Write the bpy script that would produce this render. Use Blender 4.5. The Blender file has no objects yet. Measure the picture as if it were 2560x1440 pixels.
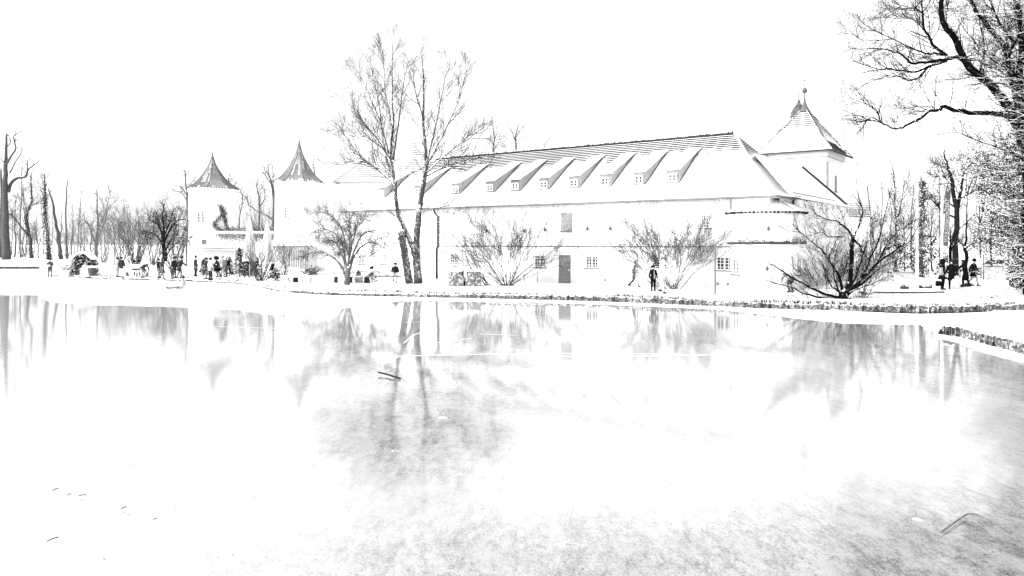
import bpy, math, random
from mathutils import Vector, Matrix
# ------------------------------------------------------------------ camera, sky, sun
scene = bpy.context.scene
FPX, HY, CH = 1900.0, 610.0, 3.1
cam_data = bpy.data.cameras.new('camera'); cam = bpy.data.objects.new('camera', cam_data)
scene.collection.objects.link(cam); scene.camera = cam
cam.location = (0, 0, CH); cam.rotation_euler = (math.radians(90), 0, 0)
cam_data.sensor_width = 36; cam_data.lens = 36*FPX/2560; cam_data.shift_y = -110/2560
cam_data.clip_start = 0.1; cam_data.clip_end = 4000
world = bpy.data.worlds.new('World'); scene.world = world; world.use_nodes = True
SUN_EL, SUN_AZ = math.radians(28), math.radians(236)      # azimuth clockwise from +Y: sun behind the left shoulder
wn = world.node_tree; wn.nodes.clear()
sky = wn.nodes.new('ShaderNodeTexSky'); sky.sky_type = 'NISHITA'; sky.sun_disc = False
sky.sun_elevation = SUN_EL; sky.sun_rotation = SUN_AZ; sky.air_density = 1.0; sky.dust_density = 2.5
bw = wn.nodes.new('ShaderNodeRGBToBW'); bg = wn.nodes.new('ShaderNodeBackground'); wo = wn.nodes.new('ShaderNodeOutputWorld')
bg.inputs['Strength'].default_value = 0.13
wn.links.new(sky.outputs[0], bw.inputs[0]); mx = wn.nodes.new('ShaderNodeMath'); mx.operation = 'MAXIMUM'; mx.inputs[1].default_value = 2.55     # thin bright winter overcast veils the whole sky
wn.links.new(bw.outputs[0], mx.inputs[0]); wn.links.new(mx.outputs[0], bg.inputs['Color']); wn.links.new(bg.outputs[0], wo.inputs[0])
sd = bpy.data.lights.new('sun', 'SUN'); sd.energy = 0.85; sd.angle = math.radians(12); sd.color = (1, 1, 1)
sun = bpy.data.objects.new('sun', sd); scene.collection.objects.link(sun)
sdir = Vector((math.sin(SUN_AZ)*math.cos(SUN_EL), math.cos(SUN_AZ)*math.cos(SUN_EL), math.sin(SUN_EL)))
sun.rotation_euler = sdir.to_track_quat('Z', 'Y').to_euler()
scene.view_settings.view_transform = 'Standard'; scene.view_settings.look = 'None'
scene.view_settings.gamma = 1; scene.view_settings.use_curve_mapping = False
scene.view_settings.exposure = 1.92
C = scene.collection
R = math.radians

# ------------------------------------------------------------------ placing
def P(px, py, D): return Vector(((px-1280)/FPX*D, D, CH+(HY-py)/FPX*D))
def DG(py, z=0.0): return FPX*(CH-z)/(py-HY)
def clamp(x, a=0.0, b=1.0): return max(a, min(b, x))
def sstep(a, b, x):
    t = clamp((x-a)/(b-a)); return t*t*(3-2*t)
def gz(x, y):                                   # height of the snowy ground
    z = 0.3
    left = 1-sstep(-42, -30, x + 0.12*(y-95))
    z += left*0.8*sstep(95, 108, y)
    z += 0.25*math.exp(-(((x-30)/4)**2+((y-45)/3)**2))
    z += 0.04*math.sin(x*0.7+1)*math.sin(y*0.45)
    return z
def G(px, D):                                   # ground point on a picture column at a given distance
    x = (px-1280)/FPX*D
    return Vector((x, D, gz(x, D)))

# ------------------------------------------------------------------ materials (all grey: the picture has no colour)
_mats = {}
def newmat(name):
    m = bpy.data.materials.new(name); m.use_nodes = True
    return m, m.node_tree, m.node_tree.nodes['Principled BSDF']
def g3(v): return (v, v, v, 1)
def noise(nt, scale, detail=4, rough=0.6, coord='pos', vec=None):
    n = nt.nodes.new('ShaderNodeTexNoise'); n.inputs['Scale'].default_value = scale
    n.inputs['Detail'].default_value = detail; n.inputs['Roughness'].default_value = rough
    if vec is None:
        g = nt.nodes.new('ShaderNodeNewGeometry'); vec = g.outputs['Position']
    nt.links.new(vec, n.inputs['Vector']); return n.outputs['Fac']
def ramp(nt, fac, stops):
    r = nt.nodes.new('ShaderNodeValToRGB'); e = r.color_ramp.elements
    while len(e) < len(stops): e.new(0.5)
    for i, (p, v) in enumerate(stops): e[i].position = p; e[i].color = g3(v)
    nt.links.new(fac, r.inputs['Fac']); return r.outputs['Color']
def math_(nt, op, a, b=None, c=None):
    n = nt.nodes.new('ShaderNodeMath'); n.operation = op
    for i, v in enumerate((a, b, c)):
        if v is None: continue
        if isinstance(v, (int, float)): n.inputs[i].default_value = v
        else: nt.links.new(v, n.inputs[i])
    return n.outputs[0]
def mapr(nt, v, a, b, c=0.0, d=1.0):
    n = nt.nodes.new('ShaderNodeMapRange'); n.inputs[1].default_value = a; n.inputs[2].default_value = b
    n.inputs[3].default_value = c; n.inputs[4].default_value = d
    nt.links.new(v, n.inputs[0]); return n.outputs[0]
def mixc(nt, f, a, b):
    n = nt.nodes.new('ShaderNodeMix'); n.data_type = 'RGBA'
    if isinstance(f, (int, float)): n.inputs[0].default_value = f
    else: nt.links.new(f, n.inputs[0])
    for i, v in ((6, a), (7, b)):
        if isinstance(v, (int, float)): n.inputs[i].default_value = g3(v)
        else: nt.links.new(v, n.inputs[i])
    return n.outputs[2]
def geo(nt, what='Position'):
    g = nt.nodes.new('ShaderNodeNewGeometry'); s = nt.nodes.new('ShaderNodeSeparateXYZ')
    nt.links.new(g.outputs[what], s.inputs[0]); return s.outputs
def M(name, v, rough=0.8, spec=0.2, var=0.15, scale=3.0, bump=0.0, metal=0.0):
    """plain grey surface with a little uneven tone"""
    if name in _mats: return _mats[name]
    m, nt, b = newmat(name)
    f = noise(nt, scale, 5)
    nt.links.new(ramp(nt, f, [(0.3, v*(1-var)), (0.7, min(0.92, v*(1+var)))]), b.inputs['Base Color'])
    b.inputs['Roughness'].default_value = rough; b.inputs['Specular IOR Level'].default_value = spec
    b.inputs['Metallic'].default_value = metal
    if bump:
        bp = nt.nodes.new('ShaderNodeBump'); bp.inputs['Strength'].default_value = bump
        nt.links.new(noise(nt, scale*6, 3), bp.inputs['Height']); nt.links.new(bp.outputs[0], b.inputs['Normal'])
    _mats[name] = m; return m
def snowy(name, v, amount=0.5, nscale=4.0, var=0.3, soft=0.12, snow=0.9, thr=0.45):
    """a dark surface (bark, leaves, stone) with snow lying where it faces up and caught in patches"""
    if name in _mats: return _mats[name]
    m, nt, b = newmat(name)
    z = geo(nt, 'Normal')[2]
    f = noise(nt, nscale, 4, 0.7)
    s = math_(nt, 'ADD', z, math_(nt, 'MULTIPLY', math_(nt, 'SUBTRACT', f, 0.5), 2.2))
    s = mapr(nt, s, 1.15-amount*1.5-soft, 1.15-amount*1.5+soft)
    base = ramp(nt, noise(nt, nscale*3, 5), [(thr-0.15, v*(1-var)), (thr+0.2, v*(1+var))])
    nt.links.new(mixc(nt, s, base, snow), b.inputs['Base Color'])
    b.inputs['Roughness'].default_value = 0.95; b.inputs['Specular IOR Level'].default_value = 0.0
    _mats[name] = m; return m
def snow_mat():
    m, nt, b = newmat('fresh snow')
    nt.links.new(ramp(nt, noise(nt, 0.8, 6), [(0.3, 0.86), (0.7, 0.92)]), b.inputs['Base Color'])
    b.inputs['Roughness'].default_value = 0.8; b.inputs['Specular IOR Level'].default_value = 0.1
    bp = nt.nodes.new('ShaderNodeBump'); bp.inputs['Strength'].default_value = 0.25
    nt.links.new(noise(nt, 5, 5), bp.inputs['Height']); nt.links.new(bp.outputs[0], b.inputs['Normal'])
    return m
SNOW = snow_mat()
def bank_mat(name='frozen bank earth', lo=0.03, cut=0.54, sc=1.0):
    m, nt, b = newmat(name)
    p = geo(nt); cb = nt.nodes.new('ShaderNodeCombineXYZ')
    for i, k in enumerate((8.0*sc, 8.0*sc, 13.0*sc)):
        nt.links.new(math_(nt, 'MULTIPLY', p[i], k), cb.inputs[i])
    f = noise(nt, 1.0, 6, 0.75, vec=cb.outputs[0])
    big = noise(nt, 0.35, 2)
    f2 = math_(nt, 'ADD', f, math_(nt, 'MULTIPLY', math_(nt, 'SUBTRACT', big, 0.5), 0.35))
    nt.links.new(ramp(nt, f2, [(cut-0.15, lo), (cut-0.04, 0.10), (cut+0.06, 0.22), (cut+0.12, 0.8)]), b.inputs['Base Color'])
    b.inputs['Roughness'].default_value = 1; b.inputs['Specular IOR Level'].default_value = 0
    return m
BANK = bank_mat()
def ice_mat():
    m, nt, b = newmat('pond ice')
    geon = nt.nodes.new('ShaderNodeNewGeometry'); pos = geon.outputs['Position']
    def scaled(sx, sy):
        mp = nt.nodes.new('ShaderNodeMapping'); mp.inputs['Scale'].default_value = (sx, sy, 1)
        nt.links.new(pos, mp.inputs['Vector']); return mp.outputs[0]
    fine = noise(nt, 8.0, 8, 0.85, vec=scaled(1.2, 0.5))
    patch = noise(nt, 0.7, 5, 0.65, vec=scaled(1, 0.5))
    dust = noise(nt, 2.2, 7, 0.75, vec=scaled(1.2, 0.6))
    base = ramp(nt, math_(nt, 'ADD', math_(nt, 'MULTIPLY', patch, 0.65), math_(nt, 'MULTIPLY', dust, 0.35)),
                [(0.34, 0.09), (0.43, 0.14), (0.52, 0.18), (0.66, 0.26)])
    fa = nt.nodes.new('ShaderNodeAttribute'); fa.attribute_name = 'frost_reflection'
    ff = mapr(nt, math_(nt, 'ADD', fa.outputs['Fac'], math_(nt, 'MULTIPLY', math_(nt, 'SUBTRACT', patch, 0.5), 0.6)), 0.1, 0.9)
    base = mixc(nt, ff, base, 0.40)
    grit = noise(nt, 30.0, 4, 0.8, vec=scaled(1.2, 0.7)); flow = noise(nt, 2.0, 5, 0.75, vec=scaled(1.2, 0.45))
    fmix = math_(nt, 'ADD', math_(nt, 'MULTIPLY', fine, 0.42), math_(nt, 'ADD', math_(nt, 'MULTIPLY', grit, 0.33), math_(nt, 'MULTIPLY', flow, 0.25)))
    speck = ramp(nt, fmix, [(0.41, 0.0), (0.47, 0.65), (0.53, 1.5)])
    mul = nt.nodes.new('ShaderNodeMix'); mul.data_type = 'RGBA'; mul.blend_type = 'MULTIPLY'; mul.inputs[0].default_value = 1
    nt.links.new(base, mul.inputs[6]); nt.links.new(mixc(nt, math_(nt, 'MULTIPLY', ff, 0.8), speck, 1.0), mul.inputs[7])
    vor = nt.nodes.new('ShaderNodeTexVoronoi'); vor.inputs['Scale'].default_value = 1.1
    nt.links.new(scaled(1, 1), vor.inputs['Vector'])
    gate = noise(nt, 0.9, 2)
    rad = mapr(nt, gate, 0.52, 0.8, 0.0, 0.16)
    spot = math_(nt, 'GREATER_THAN', rad, math_(nt, 'ADD', vor.outputs['Distance'], math_(nt, 'MULTIPLY', math_(nt, 'SUBTRACT', fine, 0.5), 0.5)))
    col = mixc(nt, math_(nt, 'MULTIPLY', spot, 0.75), mul.outputs[2], 0.8)
    at = nt.nodes.new('ShaderNodeAttribute'); at.attribute_name = 'snow'
    sf = math_(nt, 'ADD', at.outputs['Fac'], math_(nt, 'MULTIPLY', math_(nt, 'SUBTRACT', noise(nt, 1.0, 6, 0.7, vec=scaled(0.35, 1.6)), 0.5), 0.9))
    sf = mapr(nt, sf, 0.35, 0.65)
    nt.links.new(mixc(nt, sf, col, 0.9), b.inputs['Base Color'])
    nt.links.new(mapr(nt, sf, 0, 1, 0.02, 0.9), b.inputs['Roughness'])
    nt.links.new(mapr(nt, sf, 0, 1, 0.5, 0.05), b.inputs['Specular IOR Level'])
    b.inputs['IOR'].default_value = 2.4
    bp = nt.nodes.new('ShaderNodeBump'); bp.inputs['Strength'].default_value = 0.03; bp.inputs['Distance'].default_value = 0.02
    nt.links.new(noise(nt, 7.0, 6, 0.7, vec=scaled(1.0, 1.0)), bp.inputs['Height']); nt.links.new(bp.outputs[0], b.inputs['Normal'])
    return m
def tile_mat(name, period=0.167, z0=8.9, z1=9.9, dark=0.06, xk=0.0, floor=0.0):
    """courses of roof tiles, bare towards z1 and under snow below z0"""
    m, nt, b = newmat(name)
    p = geo(nt); z = p[2]
    wob = math_(nt, 'MULTIPLY', math_(nt, 'SUBTRACT', noise(nt, 0.6, 3), 0.5), 0.05)
    ph = math_(nt, 'FRACT', math_(nt, 'DIVIDE', math_(nt, 'ADD', z, wob), period))
    line = mapr(nt, math_(nt, 'ABSOLUTE', math_(nt, 'SUBTRACT', ph, 0.5)), 0.36, 0.44, 1.0, 0.0)
    n = noise(nt, 0.45, 4, 0.7); n2 = noise(nt, 14, 2)
    bare = mapr(nt, math_(nt, 'ADD', z, math_(nt, 'MULTIPLY', math_(nt, 'SUBTRACT', n, 0.5), 2.4)), z0, z1, floor, 1.0)
    f = math_(nt, 'MULTIPLY', math_(nt, 'MULTIPLY', line, bare), mapr(nt, n2, 0.12, 0.32))
    nt.links.new(mixc(nt, f, 0.86, dark), b.inputs['Base Color'])
    b.inputs['Roughness'].default_value = 0.9; b.inputs['Specular IOR Level'].default_value = 0.1
    return m
PLASTER = M('white lime plaster', 0.82, 0.95, 0.0, 0.05, 0.8)
def plaster():
    m, nt, b = newmat('lime plaster with damp foot'); z = geo(nt)[2]; n = noise(nt, 0.9, 6, 0.7)
    d = mapr(nt, math_(nt, 'ADD', z, math_(nt, 'MULTIPLY', math_(nt, 'SUBTRACT', n, 0.5), 2.2)), 0.4, 1.3, 1.0, 0.0)
    nt.links.new(mixc(nt, d, ramp(nt, n, [(0.3, 0.74), (0.7, 0.86)]), 0.46), b.inputs['Base Color']); b.inputs['Roughness'].default_value = 0.95; b.inputs['Specular IOR Level'].default_value = 0
    bp = nt.nodes.new('ShaderNodeBump'); bp.inputs['Strength'].default_value = 0.2; nt.links.new(noise(nt, 2.5, 5), bp.inputs['Height']); nt.links.new(bp.outputs[0], b.inputs['Normal'])
    return m
PLASTER = plaster()
WHITEWOOD = M('white painted wood', 0.8, 0.6, 0.2, 0.04)
GLASS = M('dark window glass', 0.03, 0.25, 0.1, 0.6, 4)
GLASS2 = M('pale window glass', 0.11, 0.3, 0.1, 0.7, 5)
IRON = M('dark iron', 0.02, 0.6, 0.2)
ZINC = M('grey zinc gutter', 0.15, 0.6, 0.2, 0.3)
PLANK = M('weathered grey boards', 0.2, 0.9, 0.0, 0.45, 5)
PLANKP = M('pale weathered boards', 0.24, 0.9, 0.0, 0.3, 5)
DOORM = M('grey painted door', 0.14, 0.8, 0.1, 0.15, 2)
POSTW = M('pale painted post', 0.5, 0.6, 0.2)
STONE = snowy('mottled grey stone', 0.09, 0.58, 7, 0.6, 0.25)
ROCK = snowy('dark boulder stone', 0.03, 0.42, 3, 0.6)

# ------------------------------------------------------------------ mesh building
class MB:
    def __init__(s): s.v = []; s.f = []; s.mi = []; s.cur = 0
    def quad(s, a, b, c, d):
        i = len(s.v); s.v += [tuple(a), tuple(b), tuple(c), tuple(d)]; s.f.append((i, i+1, i+2, i+3)); s.mi.append(s.cur)
    def poly(s, pts):
        i = len(s.v); s.v += [tuple(p) for p in pts]; s.f.append(tuple(range(i, i+len(pts)))); s.mi.append(s.cur)
    def obox(s, c, ux, uy, uz):
        c = Vector(c); i = len(s.v)
        for k in range(8):
            s.v.append(tuple(c + ux*(1 if k & 1 else -1) + uy*(1 if k & 2 else -1) + uz*(1 if k & 4 else -1)))
        for f in ((0, 2, 3, 1), (4, 5, 7, 6), (0, 1, 5, 4), (2, 6, 7, 3), (0, 4, 6, 2), (1, 3, 7, 5)):
            s.f.append(tuple(i+j for j in f)); s.mi.append(s.cur)
    def box(s, c, sx, sy, sz, rot=0.0):
        ca, sa = math.cos(rot), math.sin(rot)
        s.obox(c, Vector((ca, sa, 0))*sx/2, Vector((-sa, ca, 0))*sy/2, Vector((0, 0, sz/2)))
    def tube(s, pts, rad, n=6, cap=True):
        k = len(pts)
        if k < 2: return
        base = len(s.v); prev = None
        for i in range(k):
            a = pts[max(0, i-1)]; b = pts[min(k-1, i+1)]
            d = (b-a)
            if d.length < 1e-7: d = Vector((0, 0, 1))
            d.normalize()
            if prev is None:
                u = d.orthogonal().normalized()
            else:
                u = prev - d*prev.dot(d)
                u = u.normalized() if u.length > 1e-5 else d.orthogonal().normalized()
            prev = u; w = d.cross(u); r = rad[i] if not isinstance(rad, (int, float)) else rad
            p = pts[i]
            for j in range(n):
                t = 2*math.pi*j/n; cu = math.cos(t)*r; cw = math.sin(t)*r
                s.v.append((p.x+u.x*cu+w.x*cw, p.y+u.y*cu+w.y*cw, p.z+u.z*cu+w.z*cw))
        for i in range(k-1):
            for j in range(n):
                a = base+i*n+j; b = base+i*n+(j+1) % n
                s.f.append((a, b, b+n, a+n)); s.mi.append(s.cur)
        if cap:
            s.f.append(tuple(base+j for j in reversed(range(n)))); s.mi.append(s.cur)
            s.f.append(tuple(base+(k-1)*n+j for j in range(n))); s.mi.append(s.cur)
    def rings(s, rings, close=True, cap=True):
        """rings: list of equal length point lists"""
        n = len(rings[0]); base = len(s.v)
        for r in rings: s.v += [tuple(p) for p in r]
        for i in range(len(rings)-1):
            for j in range(n if close else n-1):
                a = base+i*n+j; b = base+i*n+(j+1) % n
                s.f.append((a, b, b+n, a+n)); s.mi.append(s.cur)
        if cap and close:
            s.f.append(tuple(base+j for j in reversed(range(n)))); s.mi.append(s.cur)
            s.f.append(tuple(base+(len(rings)-1)*n+j for j in range(n))); s.mi.append(s.cur)
    def lathe(s, c, prof, n=16, rot=0.0, sy=1.0):
        c = Vector(c)
        s.rings([[c+Vector((math.cos(rot+2*math.pi*j/n)*r, math.sin(rot+2*math.pi*j/n)*r*sy, z)) for j in range(n)] for r, z in prof])
    def leaves(s, pts, size, rng, flat=0.0):
        for p in pts:
            a = Vector((rng.gauss(0, 1), rng.gauss(0, 1), rng.gauss(0, 1)*(1-flat))).normalized()
            b = a.orthogonal().normalized(); b.rotate(Matrix.Rotation(rng.random()*6.28, 3, a)); c = a.cross(b)
            z = size*rng.uniform(0.6, 1.4)
            i = len(s.v)
            s.v += [tuple(p-b*z), tuple(p+c*z*0.6), tuple(p+b*z), tuple(p-c*z*0.6)]
            s.f.append((i, i+1, i+2, i+3)); s.mi.append(s.cur)
    def build(s, name, mat, parent=None, smooth=False):
        off = parent_loc(parent)
        me = bpy.data.meshes.new(name)
        if off.length > 0: vs = [(x-off.x, y-off.y, z-off.z) for x, y, z in s.v]
        else: vs = s.v
        me.from_pydata(vs, [], s.f)
        mats = mat if isinstance(mat, (list, tuple)) else [mat]
        for m in mats: me.materials.append(m)
        if len(mats) > 1: me.polygons.foreach_set('material_index', s.mi)
        if smooth: me.polygons.foreach_set('use_smooth', [True]*len(me.polygons))
        me.update()
        o = bpy.data.objects.new(name, me); C.objects.link(o)
        if parent is not None: o.parent = parent
        return o
_loc = {}
def parent_loc(p):
    v = Vector((0, 0, 0))
    while p is not None:
        v += p.location; p = p.parent
    return v
def tag(o, label=None, cat=None, group=None, kind=None):
    if label: o['label'] = label
    if cat: o['category'] = cat
    if group: o['group'] = group
    if kind: o['kind'] = kind
    return o
def thing(name, loc, label, cat, group=None):
    o = bpy.data.objects.new(name, None); C.objects.link(o); o.location = loc
    o.empty_display_size = 0.3
    return tag(o, label, cat, group)
def copy_tree(o, parent=None):
    c = o.copy(); C.objects.link(c); c.parent = parent
    for ch in [k for k in bpy.data.objects if k.parent == o]: copy_tree(ch, c)
    return c

# ------------------------------------------------------------------ ground, bank, ice
SHORE = [(-900, 672), (0, 672), (60, 672), (103, 672.5), (109, 684), (125, 689), (180, 693), (240, 697), (300, 699), (400, 701), (500, 705),
         (600, 710), (650, 718), (680, 726), (740, 733), (830, 738), (1000, 742), (1280, 748), (1480, 753), (1700, 762),
         (1900, 771), (2100, 777), (2300, 780), (2450, 778), (2560, 775), (3400, 770)]
def shore_y(px):
    for (a, ya), (b, yb) in zip(SHORE, SHORE[1:]):
        if a <= px <= b: return ya+(yb-ya)*(px-a)/(b-a)
    return 672
rng = random.Random(5)
cols = sorted(set([a for a, _ in SHORE]+list(range(-900, 3401, 6))))
def ray(px, D): return (px-1280)/FPX*D, D
gb = MB(); rowsD = [0.0, 0.03, 0.35, 1.0, 2.0, 3.5, 5.5, 8, 11, 15, 20, 27, 36, 48, 65, 90, 140, 300, 900, 2500]
grid = []
for px in cols:
    D0 = DG(shore_y(px)) + rng.uniform(-0.12, 0.12); col = []
    for k, dd in enumerate(rowsD):
        x, y = ray(px, D0+dd)
        if k == 0: z = -0.05
        elif k == 1: z = (0.12+0.14*sstep(500, 1700, px))+rng.uniform(-0.06, 0.05)
        else: z = gz(x, y)+ (rng.uniform(-0.012, 0.012) if k < 12 else 0)
        col.append((x, y, z))
    grid.append(col)
n = len(rowsD)
for col in grid: gb.v += col
for i in range(len(grid)-1):
    for k in range(n-1):
        a = i*n+k
        gb.f.append((a, a+n, a+n+1, a+1)); gb.mi.append(1 if k == 0 else 0)
tag(gb.build('ground', [SNOW, BANK], None, False), kind='structure')
# near spit of bank on the right
sb = MB()
edge = [(2345, 835, 0), (2372, 839, 0), (2400, 843, 0), (2450, 857, 0), (2500, 870, 0), (2560, 886, 0), (2640, 908, 0), (2800, 960, 0), (3100, 1050, 0)]
rowS = [(0, -0.05), (0.03, 0.31), (0.4, 0.36), (1.2, 0.38), (2.4, 0.38), (3.4, 0.36), (4.0, 0.3), (4.2, -0.05)]
fine = []
for (a, ya, _), (b, yb, _) in zip(edge, edge[1:]):
    for k in range(14): fine.append((a+(b-a)*k/14, ya+(yb-ya)*k/14))
sg = []
for i, (px, y) in enumerate(fine):
    w = min(1.0, 0.12+i/14*0.5) if i < 26 else 1.0
    D0 = DG(y)+rng.uniform(-0.09, 0.09); col = []
    for k, (dd, z) in enumerate(rowS):
        z = z if z < 0 else z*min(1, .25+i/9); x, yy = ray(px, D0+dd*w*(1+0.55*max(0, i-20)/40)); col.append((x, yy, z+rng.uniform(-0.03, 0.03)*(k == 1)))
    sg.append(col)
for col in sg: sb.v += col
n = len(rowS)
for i in range(len(sg)-1):
    for k in range(n-1):
        a = i*n+k; sb.f.append((a, a+n, a+n+1, a+1)); sb.mi.append(1 if k == 0 else 0)
BANK2 = bank_mat('snow dusted stone edge', 0.006, 0.53, 0.8)
tag(sb.build('near_bank', [SNOW, BANK2]), kind='structure')
# ice
def ice_snow(px, py):
    ys = shore_y(px)
    w = 60 if px < 650 else (60-(px-650)/350*50 if px < 1000 else (7 if px < 1800 else 7+(px-1800)/300*22 if px < 2100 else 30))
    if px > 2300: w = 45
    if px > 2345: w = max(w, 60+(px-2345)*0.3)
    return 1-sstep(w*0.75, w*1.35, py-ys)
ib = MB(); pys = []; y = 640.0
while y < 1700: pys.append(y); y += 2.5 if y < 900 else 14
ic = list(range(-900, 3401, 16)); sn = []
for px in ic:
    for py in pys:
        D = DG(py); x, yy = ray(px, D); ib.v.append((x, yy, 0.0)); sn.append(ice_snow(px, py))
n = len(pys)
for i in range(len(ic)-1):
    for k in range(n-1):
        a = i*n+k; ib.f.append((a, a+n, a+n+1, a+1)); ib.mi.append(0)
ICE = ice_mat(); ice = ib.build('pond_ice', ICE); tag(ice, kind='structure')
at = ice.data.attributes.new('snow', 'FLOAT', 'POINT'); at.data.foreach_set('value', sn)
def frost_reflection(x, y):                                # hoar frosting thickest on the left; tree reflections also darkened into the ice colour
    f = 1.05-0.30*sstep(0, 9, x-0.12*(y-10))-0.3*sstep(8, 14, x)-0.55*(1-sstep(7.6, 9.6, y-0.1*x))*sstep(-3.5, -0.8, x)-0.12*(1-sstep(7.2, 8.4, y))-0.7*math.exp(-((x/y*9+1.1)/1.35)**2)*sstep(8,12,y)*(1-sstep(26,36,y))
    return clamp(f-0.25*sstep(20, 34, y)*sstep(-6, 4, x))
fr_ = [frost_reflection(v[0], v[1]) for v in ib.v]; at = ice.data.attributes.new('frost_reflection', 'FLOAT', 'POINT'); at.data.foreach_set('value', fr_)
# ice under the camera and behind it
hb = MB(); hb.quad((-60, -40, -0.004), (60, -40, -0.004), (60, 6.2, -0.004), (-60, 6.2, -0.004)); tag(hb.build('near_ice', ICE), kind='structure')
# open water along the right bank
wb = MB()
for a, b in zip(range(2140, 2480, 20), range(2160, 2500, 20)):
    t = math.sin((a-2140)/360*math.pi)*4+1; t2 = math.sin((b-2140)/360*math.pi)*4+1
    q = []
    for px, yy in ((a, shore_y(a)+t), (b, shore_y(b)+t2), (b, shore_y(b)-1), (a, shore_y(a)-1)):
        x, y = ray(px, DG(yy)); q.append((x, y, 0.006))
    wb.poly(q)
tag(wb.build('open_water', M('black open water', 0.004, 0.15, 0.05)), kind='structure')
# skate scratches
scb = MB(); rs = random.Random(3)
for (x0, y0, x1, y1, bend, w) in ((930, 893, 1700, 886, -10, .10), (1060, 862, 1180, 846, -2, .05), (1280, 890, 1860, 884, 8, .12), (540, 816, 760, 822, 2, .06),
                                  (1010, 806, 1090, 800, 3, .05), (1200, 835, 1300, 838, 1, .05), (1010, 858, 1050, 832, -8, .04), (1400, 985, 1640, 992, -6, .05), (1860, 775, 2100, 800, 2, .06)):
    L = []
    for k in range(15):
        t = k/14; px = x0+(x1-x0)*t; py = y0+(y1-y0)*t+bend*4*t*(1-t)*0.5
        x, y = ray(px, DG(py)); L.append(Vector((x, y, 0.004)))
    for a, b in zip(L, L[1:]):
        d = (b-a).normalized(); nn = Vector((-d.y, d.x, 0))*w/2
        scb.quad(a-nn, b-nn, b+nn, a+nn)
tag(scb.build('scratched_ice', SNOW), kind='structure')
# grass tufts along the bank
tb = MB(); rt = random.Random(8)
for px in [rt.uniform(250, 2540) for _ in range(5200)]:
    D0 = DG(shore_y(px))+rt.uniform(-0.05, 0.5)**1.0; x, y = ray(px, D0)
    h = rt.uniform(0.06, 0.2)*(1.6 if 1540 < px < 1720 or 1880 < px < 2130 else 1.0); z = gz(x, y)-0.06 if D0 > DG(shore_y(px))+0.05 else rt.uniform(0.0, 0.2)
    p = Vector((x, y, z)); lean = Vector((rt.gauss(0, .05), rt.gauss(-.03, .04), h)); w = Vector((rt.uniform(.008, .022), 0, 0))
    tb.poly([p-w, p+w, p+lean])
tag(tb.build('bank_grass', snowy('frosted grass', 0.025, 0.25, 9, 0.5)), 'tufts of frosted grass poking from the pond bank', 'grass', kind='stuff')
# bare road and kerb beyond the right bank
rb = MB()
def gq(pts, dz, mb):
    mb.poly([(lambda v: (v.x, v.y, v.z+dz))(G(px, D)) for px, D in pts])
for (a, b, c, d) in (((2236, 74), (2262, 75), (2340, 56), (2296, 52)), ((2270, 75), (2300, 74), (2352, 58), (2346, 56.5))):
    gq([a, d, c, b], 0.03, rb)
tag(rb.build('bare_road', snowy('snow streaked asphalt', 0.06, 0.16, 3, 0.5)), kind='structure')
kb = MB()
for px in range(2150, 2356, 5):
    a = G(px, 43.3); b = G(px+5, 43.3); kb.obox((a+b)/2+Vector((0, 0, .03)), (b-a)/2, Vector((0, .07, 0)), Vector((0, 0, .06)))
tag(kb.build('path_kerb', M('dark kerb stone', 0.05, 0.9)), kind='structure')
# low stone edging of the far shore
fb = MB(); re_ = random.Random(2)
for (a, b, s) in ((-200, 100, 4), (100, 225, 4), (310, 390, 4)):
    for px in range(a, b, s):
        p = G(px, 94.6); q = G(px+s, 94.6); p.z = q.z = 0.12
        fb.obox((p+q)/2, (q-p)/2*0.96, Vector((0, .2, 0)), Vector((0, 0, re_.uniform(.12, .2))))
tag(fb.build('far_shore_edging', M('dark edging stone', 0.05, 0.9, 0, 0.6, 2)), kind='structure')
# ------------------------------------------------------------------ main long building
U = Vector((0.812, -0.583, 0)).normalized(); N = Vector((0.583, 0.812, 0)).normalized(); Z = Vector((0, 0, 1))
O = Vector((3.69, 54.0, 0))
def F(s, z, t=0.0): return O + U*s + N*t + Z*z          # t grows into the building
def s_at(px, t=0.0):
    r = (px-1280)/FPX; b = O+N*t
    return (r*b.y-b.x)/(U.x-r*U.y)
def z_at(py, s, t=0.0): return CH+(HY-py)/FPX*(O+U*s+N*t).y
S0, S1 = -21.85, 14.47; EZ, RZ = 5.95, 10.93; RT = 6.5
hall = thing('long_building', F((S0+S1)/2, 0.2), 'long white two storey building with a row of dormers', 'building')
m = MB()
m.poly([F(S0, 0.1), F(S1, 0.1), F(S1, EZ+.3), F(S0, EZ+.3)])
m.poly([F(S1, 0.1), F(S1, 0.1, 13), F(S1, EZ+.3, 13), F(S1, EZ+.3)])
m.poly([F(S0, 0.1, 13), F(S0, 0.1), F(S0, EZ+.3), F(S0, EZ+.3, 13)])
m.poly([F(S1, 0.1, 13), F(S0, 0.1, 13), F(S0, EZ+.3, 13), F(S1, EZ+.3, 13)])
m.build('wall', PLASTER, hall)
TILE = tile_mat('roof tiles under snow', 0.165, 8.7, 9.7, 0.03)
rf = MB()
rs0, rs1 = S0+4.3, 10.0
def eave_ring(o, z, zz=None): return [F(S0-o, z, -o), F(S1+o, z, -o), F(S1+o, z, 13+o), F(S0-o, z, 13+o)]
e0, e1 = eave_ring(0.55, EZ), eave_ring(-0.35, EZ+.52)
rA, rB = F(rs0, RZ, RT), F(rs1, RZ, RT)
for i in range(4):
    j = (i+1) % 4; rf.poly([e0[i], e0[j], e1[j], e1[i]])
rf.poly([e1[0], e1[1], rB, rA]); rf.poly([e1[1], e1[2], rB]); rf.poly([e1[2], e1[3], rA, rB]); rf.poly([e1[3], e1[0], rA])
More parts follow.
